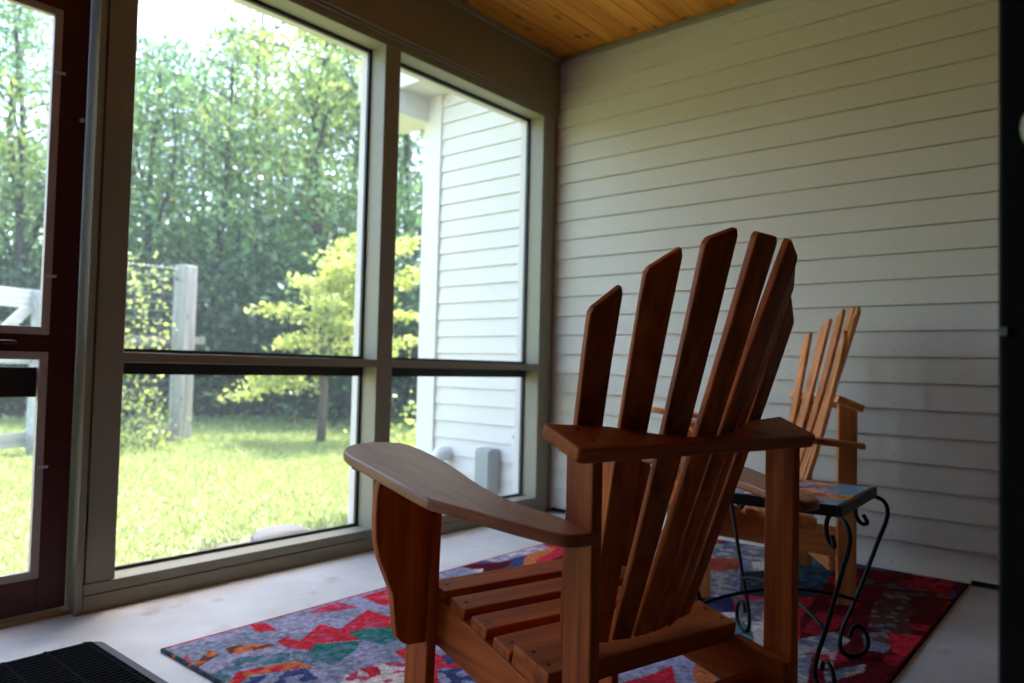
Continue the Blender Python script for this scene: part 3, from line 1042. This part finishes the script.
off = np.array([dirx[1], -dirx[0], 0]) * .13
q_ = [e0 + off - nn_, e1 + off - nn_, e1 + off + nn_, e0 + off + nn_]
m.prism([p_ for p_ in q_], [p_ + np.array([0, 0, .085]) for p_ in q_])
m.build('rail', weathered, t, bevel=.004)
tag(t, 'wire garden fence running from the tall post toward the white gate', 'fence')
x1, y1 = at_depth(-60, 6.3)
t = empty('garden_gate', (gx_, gy_, gz(gx_, gy_)))
dv = np.array([x1 - gx_, y1 - gy_]); Lg = np.linalg.norm(dv); dv /= Lg
t.rotation_euler = (0, 0, math.atan2(dv[1], dv[0]))
m = MB(); m.box((-.08, -.07, -.1), (.08, .07, 1.62)); m.build('post', white_wood, t, bevel=.006)
m = MB(); m.box((Lg - .1, -.07, -.1), (Lg + .06, .07, 1.62)); m.build('post', white_wood, t, bevel=.006)
m = MB(); m.box((-.1, -.10, 1.44), (Lg + .1, -.065, 1.62)); m.build('rail', white_wood, t, bevel=.004)
m = MB(); m.box((-.1, -.10, .1), (Lg + .1, -.065, .24)); m.build('rail', white_wood, t, bevel=.004)
m = MB(); m.prism([(.06, -.065, 1.44), (.2, -.065, 1.44), (Lg * .75, -.065, .95), (Lg * .75 - .1, -.065, .9)][::-1],
                  [(.06, -.03, 1.44), (.2, -.03, 1.44), (Lg * .75, -.03, .95), (Lg * .75 - .1, -.03, .9)][::-1]); m.build('brace', white_wood, t, bevel=.003)
m = MB(); m.box((.08, -.06, .90), (Lg - .1, -.03, 1.02)); m.build('rail', white_wood, t, bevel=.004)
tag(t, 'white wooden garden gate with a diagonal brace seen through the red door', 'gate')

# ================================================================== RUG, MAT
def in_poly(P, poly):
    x, y = P[:, 0], P[:, 1]
    r = np.zeros(len(P), bool)
    n = len(poly)
    j = n - 1
    for i in range(n):
        xi, yi = poly[i]; xj, yj = poly[j]
        c = ((yi > y) != (yj > y)) & (x < (xj - xi) * (y - yi) / (yj - yi + 1e-12) + xi)
        r ^= c
        j = i
    return r


def vnoise(P, s, seed):
    """smooth value noise"""
    q = P * s
    i = np.floor(q).astype(int); f = q - i; f = f * f * (3 - 2 * f)
    def hsh(a, b): return np.modf(np.abs(np.sin(a * 127.1 + b * 311.7 + seed * 74.7) * 43758.5453))[0]
    a = hsh(i[:, 0], i[:, 1]); b = hsh(i[:, 0] + 1, i[:, 1]); c = hsh(i[:, 0], i[:, 1] + 1); d_ = hsh(i[:, 0] + 1, i[:, 1] + 1)
    return (a * (1 - f[:, 0]) + b * f[:, 0]) * (1 - f[:, 1]) + (c * (1 - f[:, 0]) + d_ * f[:, 0]) * f[:, 1]


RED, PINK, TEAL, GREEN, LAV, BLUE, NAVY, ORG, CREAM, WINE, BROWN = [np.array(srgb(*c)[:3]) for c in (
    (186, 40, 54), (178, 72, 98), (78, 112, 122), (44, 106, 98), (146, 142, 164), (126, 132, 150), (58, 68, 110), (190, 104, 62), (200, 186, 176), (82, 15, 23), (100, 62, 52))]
rug_pos = np.array([-1.137, -1.185])
RW, RH = 2.262, 1.475


def rug_colors(P):
    """P: world xy"""
    C = np.zeros((len(P), 3))
    w = P + np.stack([vnoise(P, 7, 1), vnoise(P, 7, 2)], 1) * .07
    # woven default ground: stepped diagonal bands of the same family of colours
    pal = [RED, BLUE, TEAL, WINE, LAV, RED, NAVY, CREAM, WINE, ORG, GREEN, RED]
    a = np.floor((w[:, 0] + .55 * np.abs(((w[:, 1] * 3.1) % 1) - .5) * 1.4) * 6.5).astype(int)
    b = np.floor(w[:, 1] * 3.1).astype(int)
    idx = (a * 5 + b * 7 + (a * b) % 5) % len(pal)
    C[:] = np.array(pal)[idx]
    # warm red side toward the house wall, wine put in for shade
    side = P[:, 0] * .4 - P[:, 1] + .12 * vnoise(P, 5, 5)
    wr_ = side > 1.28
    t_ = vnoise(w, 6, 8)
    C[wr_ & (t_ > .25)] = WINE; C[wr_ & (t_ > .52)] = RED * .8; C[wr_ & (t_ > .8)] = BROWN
    front = (P[:, 0] < -1.15) & (P[:, 1] > -.98)
    C[front] = BLUE
    C[front & (vnoise(P, 9, 3) > .55)] = LAV
    Q = lambda pts: [tuple(at_z(u, v, .008)[:2]) for u, v in pts]
    def put(c, pts, mott=None, lev=.55, s=40):
        k = in_poly(P, Q(pts)); C[k] = c
        if mott is not None: C[k & (vnoise(P, s, 4) > lev)] = mott
    put(NAVY, ((232, 681), (306, 668), (330, 690), (300, 720), (225, 700)), BLUE, .5)
    put(TEAL, ((201, 676), (216, 673), (238, 658), (290, 652), (290, 661), (244, 669), (223, 683), (215, 700), (200, 690)), BLUE, .7)
    put(ORG, ((238, 672), (290, 662), (300, 661), (317, 670), (302, 668), (290, 670), (250, 676), (240, 683), (225, 700), (222, 690)), RED, .5)
    put(ORG, ((191, 667), (195, 670), (220, 654), (210, 650)), BROWN, .6)
    put(ORG, ((225, 649), (231, 655), (275, 647), (272, 644), (231, 646)), BROWN, .6)
    put(PINK, ((183, 657), (187, 655), (193, 663), (188, 665)))
    put(RED, ((250, 625), (266, 623), (278, 631), (256, 632)))
    put(TEAL, ((292, 652), (311, 650), (324, 655), (340, 661), (320, 668), (292, 660)), BLUE, .6)
    put(GREEN, ((347, 632), (371, 627), (394, 626), (403, 639), (385, 645), (360, 640)), TEAL, .7)
    put(GREEN, ((311, 650), (315, 644), (360, 641), (356, 650), (340, 661), (324, 655)), TEAL, .7)
    put(RED, ((276, 642), (288, 636), (299, 642), (320, 624), (340, 629), (367, 610), (410, 622), (410, 626), (371, 628), (347, 632), (360, 640), (315, 644), (311, 650), (292, 649)), PINK, .72)
    put(RED, ((309, 612), (338, 602), (360, 608), (349, 609), (315, 614)), PINK, .5)
    put(RED, ((360, 597), (394, 587), (440, 575), (440, 590), (394, 604), (385, 606)), PINK, .7)
    put(LAV, ((324, 668), (342, 661), (365, 642), (385, 645), (405, 650), (420, 655), (403, 661), (371, 666), (346, 675), (335, 685)), BLUE, .5)
    put(CREAM, ((346, 675), (371, 666), (396, 662), (430, 668), (430, 700), (330, 700)), PINK, .62)
    put(RED, ((358, 669), (378, 666), (382, 675), (371, 676)), PINK, .7)
    put(RED, ((394, 652), (412, 646), (440, 655), (452, 672), (430, 675), (405, 660)), PINK, .7)
    put(NAVY, ((437, 668), (470, 668), (520, 690), (440, 690)), LAV, .5)
    put(LAV, ((479, 561), (540, 543), (550, 548), (500, 562)), CREAM, .6)
    # patches behind the chair, under the table, colours dimmed as painted shade
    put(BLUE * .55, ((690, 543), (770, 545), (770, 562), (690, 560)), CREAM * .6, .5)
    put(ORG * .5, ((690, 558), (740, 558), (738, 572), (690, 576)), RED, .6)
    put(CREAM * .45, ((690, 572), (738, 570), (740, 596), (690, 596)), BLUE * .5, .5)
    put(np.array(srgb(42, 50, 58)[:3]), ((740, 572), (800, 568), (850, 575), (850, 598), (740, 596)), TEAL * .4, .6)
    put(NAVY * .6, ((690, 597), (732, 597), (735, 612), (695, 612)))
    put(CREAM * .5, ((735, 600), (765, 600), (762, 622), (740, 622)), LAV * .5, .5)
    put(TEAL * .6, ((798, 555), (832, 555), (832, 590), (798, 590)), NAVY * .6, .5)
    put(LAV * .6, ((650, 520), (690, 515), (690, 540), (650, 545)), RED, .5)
    # right-hand part, reds with a stepped grey-brown motif, shade painted into the colours
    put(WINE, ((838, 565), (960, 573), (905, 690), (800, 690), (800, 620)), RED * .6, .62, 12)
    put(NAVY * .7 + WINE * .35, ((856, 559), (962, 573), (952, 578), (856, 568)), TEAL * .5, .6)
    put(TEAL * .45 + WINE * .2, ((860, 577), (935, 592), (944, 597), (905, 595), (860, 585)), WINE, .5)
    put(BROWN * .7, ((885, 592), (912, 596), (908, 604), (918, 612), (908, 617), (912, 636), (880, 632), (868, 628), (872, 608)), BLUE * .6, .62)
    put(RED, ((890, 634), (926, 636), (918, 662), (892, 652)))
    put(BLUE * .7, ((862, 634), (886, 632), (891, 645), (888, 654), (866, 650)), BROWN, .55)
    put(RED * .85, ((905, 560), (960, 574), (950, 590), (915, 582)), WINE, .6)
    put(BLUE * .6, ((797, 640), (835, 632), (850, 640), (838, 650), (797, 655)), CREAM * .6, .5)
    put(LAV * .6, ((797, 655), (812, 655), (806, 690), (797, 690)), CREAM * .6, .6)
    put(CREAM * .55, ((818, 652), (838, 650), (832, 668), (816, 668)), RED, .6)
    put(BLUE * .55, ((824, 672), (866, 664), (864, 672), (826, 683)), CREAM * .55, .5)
    # bindings
    loc_ = P - rug_pos
    e_top = loc_[:, 1] > RH / 2 - .010
    C[e_top] = RED * .8
    e_l = loc_[:, 0] < -RW / 2 + .009
    C[e_l] = np.array(srgb(62, 72, 74)[:3]); C[e_l & (vnoise(P, 60, 6) > .85)] = ORG
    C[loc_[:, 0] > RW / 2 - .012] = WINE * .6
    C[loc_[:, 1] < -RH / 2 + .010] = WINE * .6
    return C


def pattern_sheet(name, w, h, nx, ny, thick, mat, colf, world0, parent=None):
    xs = np.linspace(-w / 2, w / 2, nx); ys = np.linspace(-h / 2, h / 2, ny)
    X, Y = np.meshgrid(xs, ys)
    V = np.stack([X.ravel(), Y.ravel(), np.full(X.size, thick)], 1)
    i = np.arange(nx - 1)[None, :] + nx * np.arange(ny - 1)[:, None]
    i = i.ravel()
    F4 = [(a, a + 1, a + nx + 1, a + nx) for a in i]
    rim = list(range(nx)) + [nx - 1 + nx * j for j in range(1, ny)] + [nx * (ny - 1) + k for k in range(nx - 2, -1, -1)] + [nx * j for j in range(ny - 2, 0, -1)]
    nv = len(V)
    Vb = V[rim].copy(); Vb[:, 2] = 0
    V2 = np.concatenate([V, Vb])
    n = len(rim)
    for k in range(n): F4.append((rim[k], nv + k, nv + (k + 1) % n, rim[(k + 1) % n]))
    me = mesh_np(name, V2, F4, mat)
    C = colf(V2[:, :2] + world0)
    ca = me.color_attributes.new('pattern', 'FLOAT_COLOR', 'POINT')
    ca.data.foreach_set('color', np.concatenate([C, np.ones((len(C), 1))], 1).astype(np.float32).ravel())
    o = bpy.data.objects.new(name, me); col.objects.link(o)
    if parent: o.parent = parent
    return o


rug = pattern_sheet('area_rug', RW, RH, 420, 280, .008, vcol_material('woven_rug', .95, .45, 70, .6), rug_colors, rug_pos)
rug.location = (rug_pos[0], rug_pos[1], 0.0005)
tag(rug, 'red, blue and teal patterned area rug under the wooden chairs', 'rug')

# door mat
mat_root = empty('door_mat', (-2.345 - .41, -.262 - .31, 0))
m = MB()
W2, H2 = .41, .31
pts = []
for cx, cy, a0 in ((W2 - .03, H2 - .03, 0), (-W2 + .03, H2 - .03, 90), (-W2 + .03, -H2 + .03, 180), (W2 - .03, -H2 + .03, 270)):
    for k in range(5):
        a = R(a0 + k * 22.5); pts.append((cx + .03 * math.cos(a), cy + .03 * math.sin(a)))
m.prism([(x, y, .0005) for x, y in pts], [(x, y, .006) for x, y in pts])
m.build('backing', rubber, mat_root, bevel=.0015)['label'] = 'grey rubber border'
m = MB()
m.box((-W2 + .024, -H2 + .005, .005), (W2 - .024, H2 - .005, .0095))
nr = 34
for i in range(nr):
    y = -H2 + .012 + (2 * H2 - .024) * i / nr
    m.box((-W2 + .026, y, .008), (W2 - .026, y + (2 * H2 - .024) / nr * .62, .0118))
for j in range(9):
    x = -W2 + .04 + (2 * W2 - .08) * j / 8
    m.box((x - .004, -H2 + .008, .008), (x + .004, H2 - .008, .0125))
m.build('ribbed_pile', simple('mat_black_pile', srgb(9, 9, 11), .95, noise=.4, scale=200, bump=.5, spec=.05), mat_root)
tag(mat_root, 'black ribbed door mat with a grey border near the red door', 'door mat')

# ================================================================== ADIRONDACK CHAIRS
TAU = .3586; CT, ST = math.cos(TAU), math.sin(TAU)
FO, ZB, TB = -.0141, .645, .0236
BASE = .0086


def bk(s, a, n):
    """point in the reclined-back frame: s across, a forward along the brace, n up the slats"""
    return (s, FO + a * CT - n * ST, ZB + a * ST + n * CT - BASE)


def fz(s, f_, z): return (s, f_, z - BASE)


def arm_z(f_): return .5275 + .105 * f_


def rail_top(f_): return .2463 + .19 * (f_ - .167)


def screw(mb, p, nrm, up=(0, 0, 1), r=.0042):
    p = np.array(p); nrm = np.array(nrm, float); nrm /= np.linalg.norm(nrm)
    mb.tube([p - nrm * .002, p + nrm * .0006], r, n=10)


def make_chair():
    root = empty('adirondack_chair', (0, 0, 0))
    # legs and posts
    for sg in (-1, 1):
        o_, i_ = sg * .2527, sg * .2327
        zt = lambda f_: ZB - TB / CT + (f_ - FO) * math.tan(TAU)
        m = MB()
        prof = [(0, BASE), (.0621, BASE), (.0621, zt(.0621) - .0005), (0, zt(0) - .0005)]
        m.prism([fz(o_, a, b) for a, b in prof], [fz(i_, a, b) for a, b in prof])
        m.build('rear_post', cw[2], root, bevel=.003)
        o_, i_ = sg * .2539, sg * .2327
        m = MB()
        prof = [(.4723, BASE), (.5611, BASE), (.5611, arm_z(.5611) - .0195), (.4723, arm_z(.4723) - .0195)]
        sp_ = lambda b: -sg * .026 * (b - .24)
        m.prism([fz(o_ + sp_(b), a, b) for a, b in prof], [fz(i_ + sp_(b), a, b) for a, b in prof])
        m.build('front_leg', cw[2], root, bevel=.003)
        # curved bracket carrying the arm
        m = MB()
        pr = [(.2541, .2177), (.290, .2190), (.304, .2265), (.3160, .2400), (.3204, .2600), (.3233, .2825), (.3287, .321), (.342, .351), (.3599, .391), (.3692, .429), (.372, .470), (.372, .5134), (.3666, .540), (.364, arm_z(.48) - .0195), (.2541, arm_z(.48) - .0195)]
        m.prism([fz(sg * a + sp_(b), .480, b) for a, b in pr], [fz(sg * a + sp_(b), .502, b) for a, b in pr])
        m.build('arm_bracket', cw[2], root, bevel=.0025)
        m = MB()
        m.prism([fz(sg * .2541, .503, arm_z(.503) - .034), fz(sg * .372, .503, arm_z(.503) - .034), fz(sg * .385, .56, arm_z(.56) - .034), fz(sg * .2541, .56, arm_z(.56) - .034)],
                [fz(sg * .2541, .503, arm_z(.503) - .0195), fz(sg * .372, .503, arm_z(.503) - .0195), fz(sg * .385, .56, arm_z(.56) - .0195), fz(sg * .2541, .56, arm_z(.56) - .0195)])
        m.build('arm_cleat', cw[0], root, bevel=.002)
        # arm: straight inner edge, swelling outer edge
        outl = smooth_path([(.262, .632), (.30, .642), (.335, .636), (.370, .615), (.395, .577), (.405, .53), (.405, .45), (.405, .34), (.404, .235), (.397, .205), (.386, .177), (.369, .134), (.348, .078), (.330, .038), (.316, .010), (.304, -.006), (.286, -.0125), (.268, -.013)], 3)
        pts = [(p[0], p[1]) for p in outl] + [(.2533, -.012), (.2533, .066), (.259, .085), (.272, .14), (.277, .19), (.274, .25), (.265, .31), (.253, .37), (.243, .43), (.237, .49), (.235, .55), (.238, .60), (.249, .626)]
        pts = [(sg * a, b) for a, b in pts]
        m = MB()
        m.prism([fz(a, b, arm_z(b) - .019) for a, b in pts], [fz(a, b, arm_z(b)) for a, b in pts])
        m.build('arm', arm_wood, root, bevel=.005, seg=3)
        # side rail under the seat
        m = MB()
        a0, a1 = sg * .2105, sg * .2322
        pr = [(.0, .240), (.105, .256), (.118, .256), (.124, rail_top(.124)), (.56, rail_top(.56) - .004), (.56, rail_top(.56) - .10), (.0, rail_top(0) - .070)]
        m.prism([fz(a0, a, b) for a, b in pr], [fz(a1, a, b) for a, b in pr])
        ra = m.build('side_rail', cw[1], root, bevel=.003)
        m = MB(); p = fz(sg * .2105, .03, rail_top(.03) - .045); m.tube([p, (p[0] - sg * .006, p[1], p[2])], .007, n=8)
        m.build('bolt', bolt_mat, ra)
        m = MB(); p = fz(sg * .2539, .515, .30); m.tube([p, (p[0] + sg * .004, p[1], p[2])], .008, n=10)
        m.build('bolt', bolt_mat, root)
    # seat slats
    for f0 in (.232, .307, .382, .457):
        m = MB()
        f1 = f0 + .052
        A_ = [fz(-.2290, f0, rail_top(f0) + .0003), fz(.2290, f0, rail_top(f0) + .0003), fz(.2290, f1, rail_top(f1) + .0003), fz(-.2290, f1, rail_top(f1) + .0003)]
        B_ = [(p[0], p[1] - .0032, p[2] + .0168) for p in A_]
        A_ = [(p[0], p[1], p[2] - .0065) for p in A_]
        m.prism(A_, B_)
        sl = m.build('seat_slat', cw[0], root, bevel=.003)
        xe = abs(A_[0][0]) - .020
        for sg in (-1, 1):
            m = MB()
            fm = f0 + .0245
            screw(m, (sg * xe, fm - .0032, rail_top(fm) + .0171 - BASE), (0, -.21, 1))
            m.build('screw', screw_mat, sl)
    # front apron below the seat edge
    m = MB(); m.box(fz(-.2320, .516, .225), fz(.2320, .536, .318)); m.build('front_apron', cw[0], root, bevel=.004)
    # lower back support lying on the rails: top face follows the slats
    m = MB()
    def lb(s, f_, up): return fz(s, f_ - .2 * up, rail_top(f_) + .0003 + up)
    pl = [(-.2320, .222), (-.16, .214), (-.1, .206), (-.05, .200), (0, .198), (.05, .200), (.1, .206), (.16, .214), (.2320, .222), (.2320, .127), (-.2320, .127)]
    m.prism([lb(a, b, 0) for a, b in pl], [lb(a, b, .0370) for a, b in pl])
    lo = m.build('lower_brace', cw[0], root, bevel=.003)
    for sg in (-1, 1):
        for f_ in (.15, .19):
            m = MB(); screw(m, lb(sg * .214, f_, .0372), (0, -.2, 1)); m.build('screw', screw_mat, lo)
    m = MB(); m.box(fz(-.2102, .055, .105), fz(.2102, .0765, .205)); m.build('rear_apron', cw[0], root, bevel=.004)
    # upper brace on the posts, concave front edge
    fe = smooth_path([(-.2890, .0920), (-.236, .0835), (-.19, .0775), (-.155, .066), (-.115, .049), (-.09, .039), (-.043, .027), (0, .023), (.043, .027), (.09, .039), (.115, .049), (.155, .066), (.19, .0775), (.236, .0835), (.2900, .0910)], 3)
    pl = [(p[0], p[1]) for p in fe] + [(.2900, .008), (.278, .0), (-.2800, .0), (-.2870, .006)]
    m = MB(); m.prism([bk(a, b, -TB) for a, b in pl], [bk(a, b, 0) for a, b in pl])
    br = m.build('back_brace', cw[0], root, bevel=.004, seg=3)
    for sg in (-1, 1):
        for a in (.028, .066):
            m = MB(); screw(m, bk(sg * .243, a, .0002), (0, -ST, CT)); m.build('screw', screw_mat, br)
    # seven fan slats bent round the brace
    rows = {  # (s, a) at the foot, at the brace, at the top; width at the top; top edge n left, right
        1: ((-.150, .035), (-.2060, .0800), (-.212, .110), .054, .178, .217, -.16), 2: ((-.100, .026), (-.1325, .0575), (-.147, .0800), .057, .254, .293, -.34),
        3: ((-.053, .020), (-.0585, .0350), (-.064, .0570), .059, .315, .3385, -.17), 4: ((-.004, .018), (.0065, .0245), (.031, .0480), .055, .339, .3375, 0.0),
        5: ((.040, .020), (.0690, .0340), (.120, .0570), .050, .338, .312, .12), 6: ((.083, .026), (.1340, .0575), (.178, .0800), .050, .298, .258, .34),
        7: ((.122, .035), (.2030, .0800), (.246, .108), .052, .234, .190, .16)}
    for i in range(1, 8):
        r_ = rows[i]
        tl, tr_ = r_[4], r_[5]
        NF = -.388
        lev = [NF, -.30, -.2, -.1, 0, .1, .2, .3]
        nt = max(tl, tr_)
        def cen(n):
            x0, x1, x2 = -.40, 0.0, .5 * (tl + tr_)
            def q(y0, y1, y2):
                return y0 * (n - x1) * (n - x2) / ((x0 - x1) * (x0 - x2)) + y1 * (n - x0) * (n - x2) / ((x1 - x0) * (x1 - x2)) + y2 * (n - x0) * (n - x1) / ((x2 - x0) * (x2 - x1))
            return q(r_[0][0], r_[1][0], r_[2][0]), q(r_[0][1], r_[1][1], r_[2][1])
        def wid(n): return .038 + (r_[3] - .038) * (n + .4) / (.4 + max(tl, tr_))
        th = r_[6]
        cs, sn = math.cos(th), math.sin(th)
        vs = []
        ns = [n for n in lev if n < min(tl, tr_) - .03]
        def ring(nl, nr, kl=.5, kr=.5):
            out = []
            for (nn, side) in ((nl, -kl), (nr, kr)):
                c, a = cen(nn); w = wid(nn)
                for dp in (0.0, .0145):
                    out.append(bk(c + side * w * cs - dp * sn, a + side * w * sn + dp * cs + .0005, nn))
            return out  # l-rear, l-front, r-rear, r-front
        rings = [ring(n, n) for n in ns]
        rings.append(ring(tl - .011 if tl < tr_ else tl - .008, tr_ - .011 if tr_ < tl else tr_ - .012))
        rings.append(ring(tl, tr_, .40 if tl < tr_ else .42, .42 if tr_ >= tl else .40))
        m = MB(); V_ = []
        for rg_ in rings: V_ += rg_
        Fc = [(0, 2, 3, 1)]
        for k in range(len(rings) - 1):
            b = 4 * k
            Fc += [(b, b + 1, b + 5, b + 4), (b + 1, b + 3, b + 7, b + 5), (b + 3, b + 2, b + 6, b + 7), (b + 2, b, b + 4, b + 6)]
        e = 4 * (len(rings) - 1)
        Fc.append((e, e + 1, e + 3, e + 2))
        m.add(V_, Fc)
        m.build('back_slat', cw[2], root, bevel=.003)
    return root


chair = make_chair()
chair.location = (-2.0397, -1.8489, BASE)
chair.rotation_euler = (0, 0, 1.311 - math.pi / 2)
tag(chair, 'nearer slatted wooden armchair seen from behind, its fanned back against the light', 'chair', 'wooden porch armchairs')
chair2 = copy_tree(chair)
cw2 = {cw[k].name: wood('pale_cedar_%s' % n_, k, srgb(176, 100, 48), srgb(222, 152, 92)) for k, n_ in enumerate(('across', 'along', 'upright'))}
cw2['cedar_arm_pinkish'] = wood('pale_cedar_arm', 1, srgb(170, 96, 48), srgb(212, 142, 86))
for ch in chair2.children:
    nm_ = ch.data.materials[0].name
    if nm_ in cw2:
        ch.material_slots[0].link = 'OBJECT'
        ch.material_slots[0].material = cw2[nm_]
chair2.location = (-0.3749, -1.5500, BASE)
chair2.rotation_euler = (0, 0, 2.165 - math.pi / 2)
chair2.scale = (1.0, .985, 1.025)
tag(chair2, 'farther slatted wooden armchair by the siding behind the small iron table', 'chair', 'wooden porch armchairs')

# ================================================================== SIDE TABLE
tab = empty('side_table', (-1.217, -1.670, .0086), R(3))
TZ = .4514
hs = .195
m = MB()
for a, b in (((-hs, -hs), (hs, -hs + .012)), ((-hs, hs - .012), (hs, hs)), ((-hs, -hs + .012), (-hs + .012, hs - .012)), ((hs - .012, -hs + .012), (hs, hs - .012))):
    m.box((a[0], a[1], TZ - .026), (b[0], b[1], TZ + .0005))
m.box((-hs + .012, -hs + .012, TZ - .020), (hs - .012, hs - .012, TZ - .009))
m.build('top_frame', iron, tab, bevel=.002)


def tile_colors(P):
    sky_, ye, orr, rd, pu, wh, dk = [np.array(srgb(*c)[:3]) for c in ((124, 172, 208), (236, 176, 36), (224, 112, 44), (178, 40, 40), (84, 52, 118), (226, 200, 170), (40, 40, 70))]
    C = np.tile(sky_, (len(P), 1))
    C[vnoise(P, 30, 2) > .7] = sky_ * .85
    def fl_(px, pv, r, c1, c2, seed, pet=6):
        q = at_z(px, pv, .46)[:2]
        d_ = P - q
        rr = np.hypot(d_[:, 0], d_[:, 1]); an_ = np.arctan2(d_[:, 1], d_[:, 0])
        k = rr < r * (.72 + .28 * np.cos(an_ * pet + seed)); C[k] = c1
        C[rr < r * .35] = c2
    for a in ((786, 486, .055, pu, dk, 0), (815, 482, .04, wh, pu, 1), (800, 490, .05, wh, orr, 2), (776, 494, .05, orr, rd, 3), (822, 487, .036, rd, orr, .5), (829, 483, .04, ye, orr, 2.2),
              (838, 497, .043, ye, orr, 1.2), (813, 494, .05, orr, rd, .7), (800, 498, .035, rd, pu, 2), (790, 501, .03, pu, rd, 1), (760, 488, .05, ye, orr, 1), (745, 492, .035, pu, wh, 0), (810, 501, .02, pu, dk, 3), (795, 481, .035, rd, pu, 3)):
        fl_(a[0], a[1], a[2] * 1.2, *a[3:])
    return C


tile = pattern_sheet('tile_top', 2 * hs - .025, 2 * hs - .025, 150, 150, .0088, vcol_material('glazed_tile', .18, .12, 60, .1), tile_colors, np.array([-1.215, -1.665]), tab)
tile.location = (0, 0, TZ - .0089)
tile['label'] = 'pale blue tile top painted with bright flowers'
LEGP = [(.236, .372), (.248, .352), (.232, .349), (.217, .368), (.214, .392), (.224, .415), (.246, .4235), (.272, .4205), (.296, .408), (.307, .385), (.302, .353), (.281, .305), (.252, .235), (.228, .178), (.203, .123), (.182, .080), (.172, .045), (.174, .020), (.189, .005), (.210, .0), (.233, .004), (.249, .020), (.252, .044), (.240, .068), (.221, .079), (.206, .070), (.200, .052)]
LEGP = [(r_ - .0, z_ + .0045) for r_, z_ in LEGP]
for k in range(4):
    an = math.pi / 4 + k * math.pi / 2
    m = MB()
    pth = smooth_path([(r_ * math.cos(an), r_ * math.sin(an), z_) for r_, z_ in LEGP], 5)
    m.tube(pth, .0056, n=9)
    m.build('leg', iron, tab, smooth=True)
for an in (math.pi / 4, -math.pi / 4):
    m = MB()
    pts = [(t_ * math.cos(an), t_ * math.sin(an), .150 + .035 * (1 - (t_ / .222) ** 2)) for t_ in np.linspace(-.216, .216, 15)]
    m.tube(pts, .0048, n=8)
    m.build('stretcher', iron, tab, smooth=True)
tag(tab, 'small black iron side table with scrolled legs and a flowered tile top', 'table')

# ================================================================== LIGHT
w = bpy.data.worlds.new('world'); sc.world = w; w.use_nodes = True
nt = w.node_tree
bg = nt.nodes['Background']
sky = nt.nodes.new('ShaderNodeTexSky')
sky.sky_type = 'NISHITA'
sky.sun_disc = False
sky.sun_elevation = R(62)
SUN = Vector((.42, .10, 1.0)).normalized()
sky.sun_rotation = math.atan2(SUN.x, SUN.y)
sky.air_density = 1.0; sky.dust_density = 3.0; sky.ozone_density = 1.0
nt.links.new(sky.outputs[0], bg.inputs['Color'])
bg.inputs['Strength'].default_value = 0.50
sd = bpy.data.lights.new('sun', 'SUN'); sd.energy = 5.0; sd.angle = R(.6); sd.color = (1.0, .97, .93)
so = bpy.data.objects.new('sun', sd); col.objects.link(so)
so.rotation_euler = SUN.to_track_quat('Z', 'Y').to_euler()

# ------------------------------------------------------------------ view
sc.view_settings.view_transform = 'Standard'
sc.view_settings.look = 'None'
sc.view_settings.gamma = 1.0
sc.view_settings.use_curve_mapping = False
sc.view_settings.exposure = 1.55
cy = sc.cycles
cy.max_bounces = 10; cy.diffuse_bounces = 6; cy.glossy_bounces = 3; cy.transparent_max_bounces = 12; cy.transmission_bounces = 6
cy.sample_clamp_indirect = 6.0
cy.use_denoising = True
cy.caustics_reflective = False; cy.caustics_refractive = False
